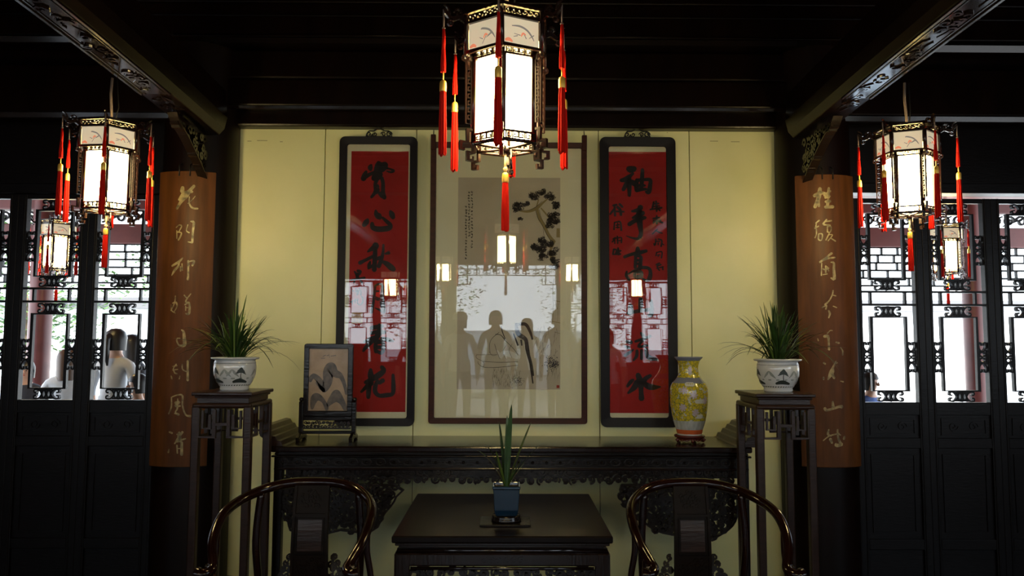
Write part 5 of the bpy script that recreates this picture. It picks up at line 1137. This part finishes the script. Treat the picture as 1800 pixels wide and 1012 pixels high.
# ================================================================== people
def person(x, y, rz, H, label, shirt, hair, hairlen=0.0, cap=None, pose=0, mask=None):
    e = empty('person', (x, y, 0), label, 'person', rz=rz)
    k = H / 1.70
    me = bpy.data.meshes.new('body'); V = []; E = []; Rr = []
    def add(p, r, par=None):
        V.append((p[0] * k, p[1] * k, p[2] * k)); Rr.append(r * k)
        if par is not None: E.append((par, len(V) - 1))
        return len(V) - 1
    pel = add((0, 0, .95), .125); sp1 = add((0, .0, 1.10), .118, pel); sp2 = add((0, .01, 1.27), .135, sp1); sp3 = add((0, .01, 1.38), .11, sp2); nk = add((0, .005, 1.46), .052, sp3); nk2 = add((0, -.005, 1.52), .05, nk)
    h1 = add((0, -.012, 1.575), .072, nk2); h2 = add((0, -.008, 1.63), .083, h1); h3 = add((0, 0, 1.675), .060, h2)
    for s in (-1, 1):
        hp = add((s * .085, 0, .90), .088, pel); kn = add((s * .095, -.01, .50), .056, hp); an = add((s * .10, .01, .09), .038, kn); ft_ = add((s * .11, -.13, .04), .032, an)
        sh = add((s * .165, .01, 1.395), .055, sp3); ar = (s * .23, .02, 1.14) if not pose else (s * .24, -.06, 1.16); fo_ = (s * .235, -.05, .90) if not pose else (s * .12, -.26, 1.22)
        el = add(ar, .040, sh); wr = add(fo_, .027, el)
        d = (Vector(fo_) - Vector(ar)).normalized(); side = Vector((0, 1, 0)) if not pose else Vector((0, 0, 1)); pm = Vector(fo_) + d * .05; pa = add(pm, .026, wr)
        for i, (o, L) in enumerate(((-.027, .065), (-.009, .075), (.009, .070), (.026, .055))):
            a = add(pm + side * o + d * .03, .009, pa); b = add(pm + side * o + d * (.03 + L * .6), .0085, a); add(pm + side * o + d * (.03 + L) - Vector((s * .012, 0, 0)), .0075, b)
        th = add(Vector(fo_) + side * -.03 + d * .03, .010, wr); add(Vector(fo_) + side * -.045 + d * .065, .009, th)
    me.from_pydata(V, E, []); o = bpy.data.objects.new('body', me); COL.objects.link(o); o.parent = e
    for mm in ('skin', shirt, 'trousers'): me.materials.append(M[mm])
    sk = o.modifiers.new('skin', 'SKIN'); sk.use_smooth_shade = True
    me.update()
    if not me.skin_vertices: 
        import bmesh
        bm = bmesh.new(); bm.from_mesh(me); bm.verts.layers.skin.verify(); bm.to_mesh(me); bm.free()
    for i, r in enumerate(Rr): me.skin_vertices[0].data[i].radius = (r, r); me.skin_vertices[0].data[i].use_root = (i == 0)
    ss = o.modifiers.new('sub', 'SUBSURF'); ss.levels = 1; ss.render_levels = 1
    dg = bpy.context.evaluated_depsgraph_get(); m2 = bpy.data.meshes.new_from_object(o.evaluated_get(dg)); o.modifiers.clear(); o.data = m2
    m2.materials.clear()
    for mm in ('skin', shirt, 'trousers'): m2.materials.append(M[mm])
    for p in m2.polygons:
        c = p.center / k
        p.use_smooth = True
        p.material_index = 2 if c.z < .97 and abs(c.x) < .2 and c.y > -.2 else (1 if c.z < 1.455 and (abs(c.x) < .2 or c.z > 1.18) and (not pose or c.y > -.12) else 0)
        if c.z < .075: p.material_index = 2
    # face: eyes, nose, mouth, ears
    fmk = MB()
    def blob(x0, y0, z_, rx, ry, rz_, mb):
        vs = []; fs = []; n = 8
        for i in range(5):
            ph = -math.pi / 2 + math.pi * i / 4
            for j in range(n): t = 2 * math.pi * j / n; vs.append(((x0 + rx * math.cos(ph) * math.cos(t)) * k, (y0 + ry * math.cos(ph) * math.sin(t)) * k, (z_ + rz_ * math.sin(ph)) * k))
        for i in range(4): fs += [(i * n + j, i * n + (j + 1) % n, (i + 1) * n + (j + 1) % n, (i + 1) * n + j) for j in range(n)]
        mb.add(vs, fs, True)
    ey = MB()
    for s in (-1, 1): blob(s * .028, -.080, 1.605, .011, .008, .006, ey)
    ey.build('eyes', 'dark_cloth', e)
    no = MB(); blob(0, -.090, 1.585, .011, .018, .020, no)
    for s in (-1, 1): blob(s * .078, 0, 1.595, .010, .016, .026, no)
    no.build('nose_and_ears', 'skin', e)
    mo = MB(); blob(0, -.080, 1.553, .020, .008, .005, mo); mo.build('mouth', 'sealred', e)
    hb = MB(); rnd = random.Random(int(abs(x) * 100)); n = 20
    prof = [(0, 1.728), (.045, 1.722), (.080, 1.695), (.098, 1.65), (.100, 1.605)]
    vs = []; 
    for r, zz in prof + [(.096, 1.565)]:
        for j in range(n):
            t = 2 * math.pi * j / n; fr = max(0, -math.sin(t)); zz2 = max(zz, 1.625 + .02 * fr) if fr > .35 else zz
            if fr < .35 and zz < 1.58: zz2 = 1.52 - hairlen * (1 - fr * 2) * .9
            elif fr < .35 and zz < 1.61: zz2 = 1.60
            vs.append((r * math.cos(t) * k, (r * math.sin(t) * .98 + .006) * k, zz2 * k))
    hb.add(vs, [(i * n + j, i * n + (j + 1) % n, (i + 1) * n + (j + 1) % n, (i + 1) * n + j) for i in range(5) for j in range(n)], True); hb.build('hair', hair, e)
    if hairlen < 0 or mask == 'tail': MB().tube([(0, .09 * k, 1.66 * k), (0, .135 * k, 1.62 * k), (0, .13 * k, 1.50 * k), (0, .11 * k, 1.38 * k)], [.026, .034, .028, .008], 10).build('ponytail', hair, e)
    if cap:
        MB().lathe([(.108, 1.64), (.106, 1.69), (.08, 1.735), (.03, 1.752), (0, 1.754)], 24).build('cap', cap, e).scale = (k, k, k)
        b = MB().add([(.09 * math.cos(t), .09 * math.sin(t), 1.645) for t in [R_(200 + 14 * i) for i in range(11)]] + [(.10 * math.cos(t), .175 * math.sin(t), 1.635) for t in [R_(200 + 14 * i) for i in range(11)]], [(i, i + 1, i + 12, i + 11) for i in range(10)], True).build('cap_brim', cap, e); b.scale = (k, k, k)
    # sleeves and shirt hem follow the body
    MB().lathe([(.150, .93), (.152, 1.0), (.140, 1.10)], 20).build('shirt_hem', shirt, e).scale = (k, .8 * k, k)
    return e
person(P(203, 630, 6.9).x, 6.9, R_(170), 1.62, 'woman with black ponytail and pale shirt beyond left doors', 'grey_cloth', 'hair', 0, mask='tail')
person(P(232, 630, 7.6).x, 7.6, R_(150), 1.58, 'person with long dark hair and dark top beyond left doors', 'dark_cloth', 'hair', .22)
person(P(118, 650, 6.6).x, 6.6, R_(200), 1.44, 'person with brown hair and white top in the gallery', 'white_cloth', 'hairbrown', .12)
person(P(44, 660, 7.0).x, 7.0, R_(20), 1.34, 'short person in dark top at the far left doors', 'dark_cloth', 'hair')
person(P(241, 690, 6.0).x, 6.0, R_(-60), 1.26, 'child beside the jamb seen low through left doors', 'white_cloth', 'hair')
person(P(1530, 690, 6.4).x, 6.4, R_(40), 1.28, 'person in a blue top low behind the right doors', 'blue_cloth', 'hair')
person(-.62, -1.2, R_(180), 1.66, 'visitor in white cap and white shirt behind the viewer', 'white_cloth', 'hair', cap='white_cloth')
person(.72, -1.4, R_(190), 1.72, 'visitor in blue shirt standing right of the entrance', 'blue_cloth', 'hair')
person(.30, -2.0, R_(175), 1.60, 'visitor in grey top in the entrance', 'grey_cloth', 'hairbrown', .15)
person(-1.35, -2.0, R_(160), 1.63, 'visitor in dark top left of the entrance', 'dark_cloth', 'hair')
person(1.45, -1.8, R_(200), 1.64, 'visitor in white shirt right of the entrance', 'white_cloth', 'hair')
person(-.15, -1.7, R_(182), 1.70, 'visitor in dark top at the middle of the entrance', 'dark_cloth', 'hair')
person(-1.05, -1.05, R_(170), 1.58, 'visitor in grey top left behind the viewer', 'grey_cloth', 'hairbrown', .15)
person(1.12, -.95, R_(195), 1.60, 'visitor in dark top right behind the viewer', 'dark_cloth', 'hair', .2)
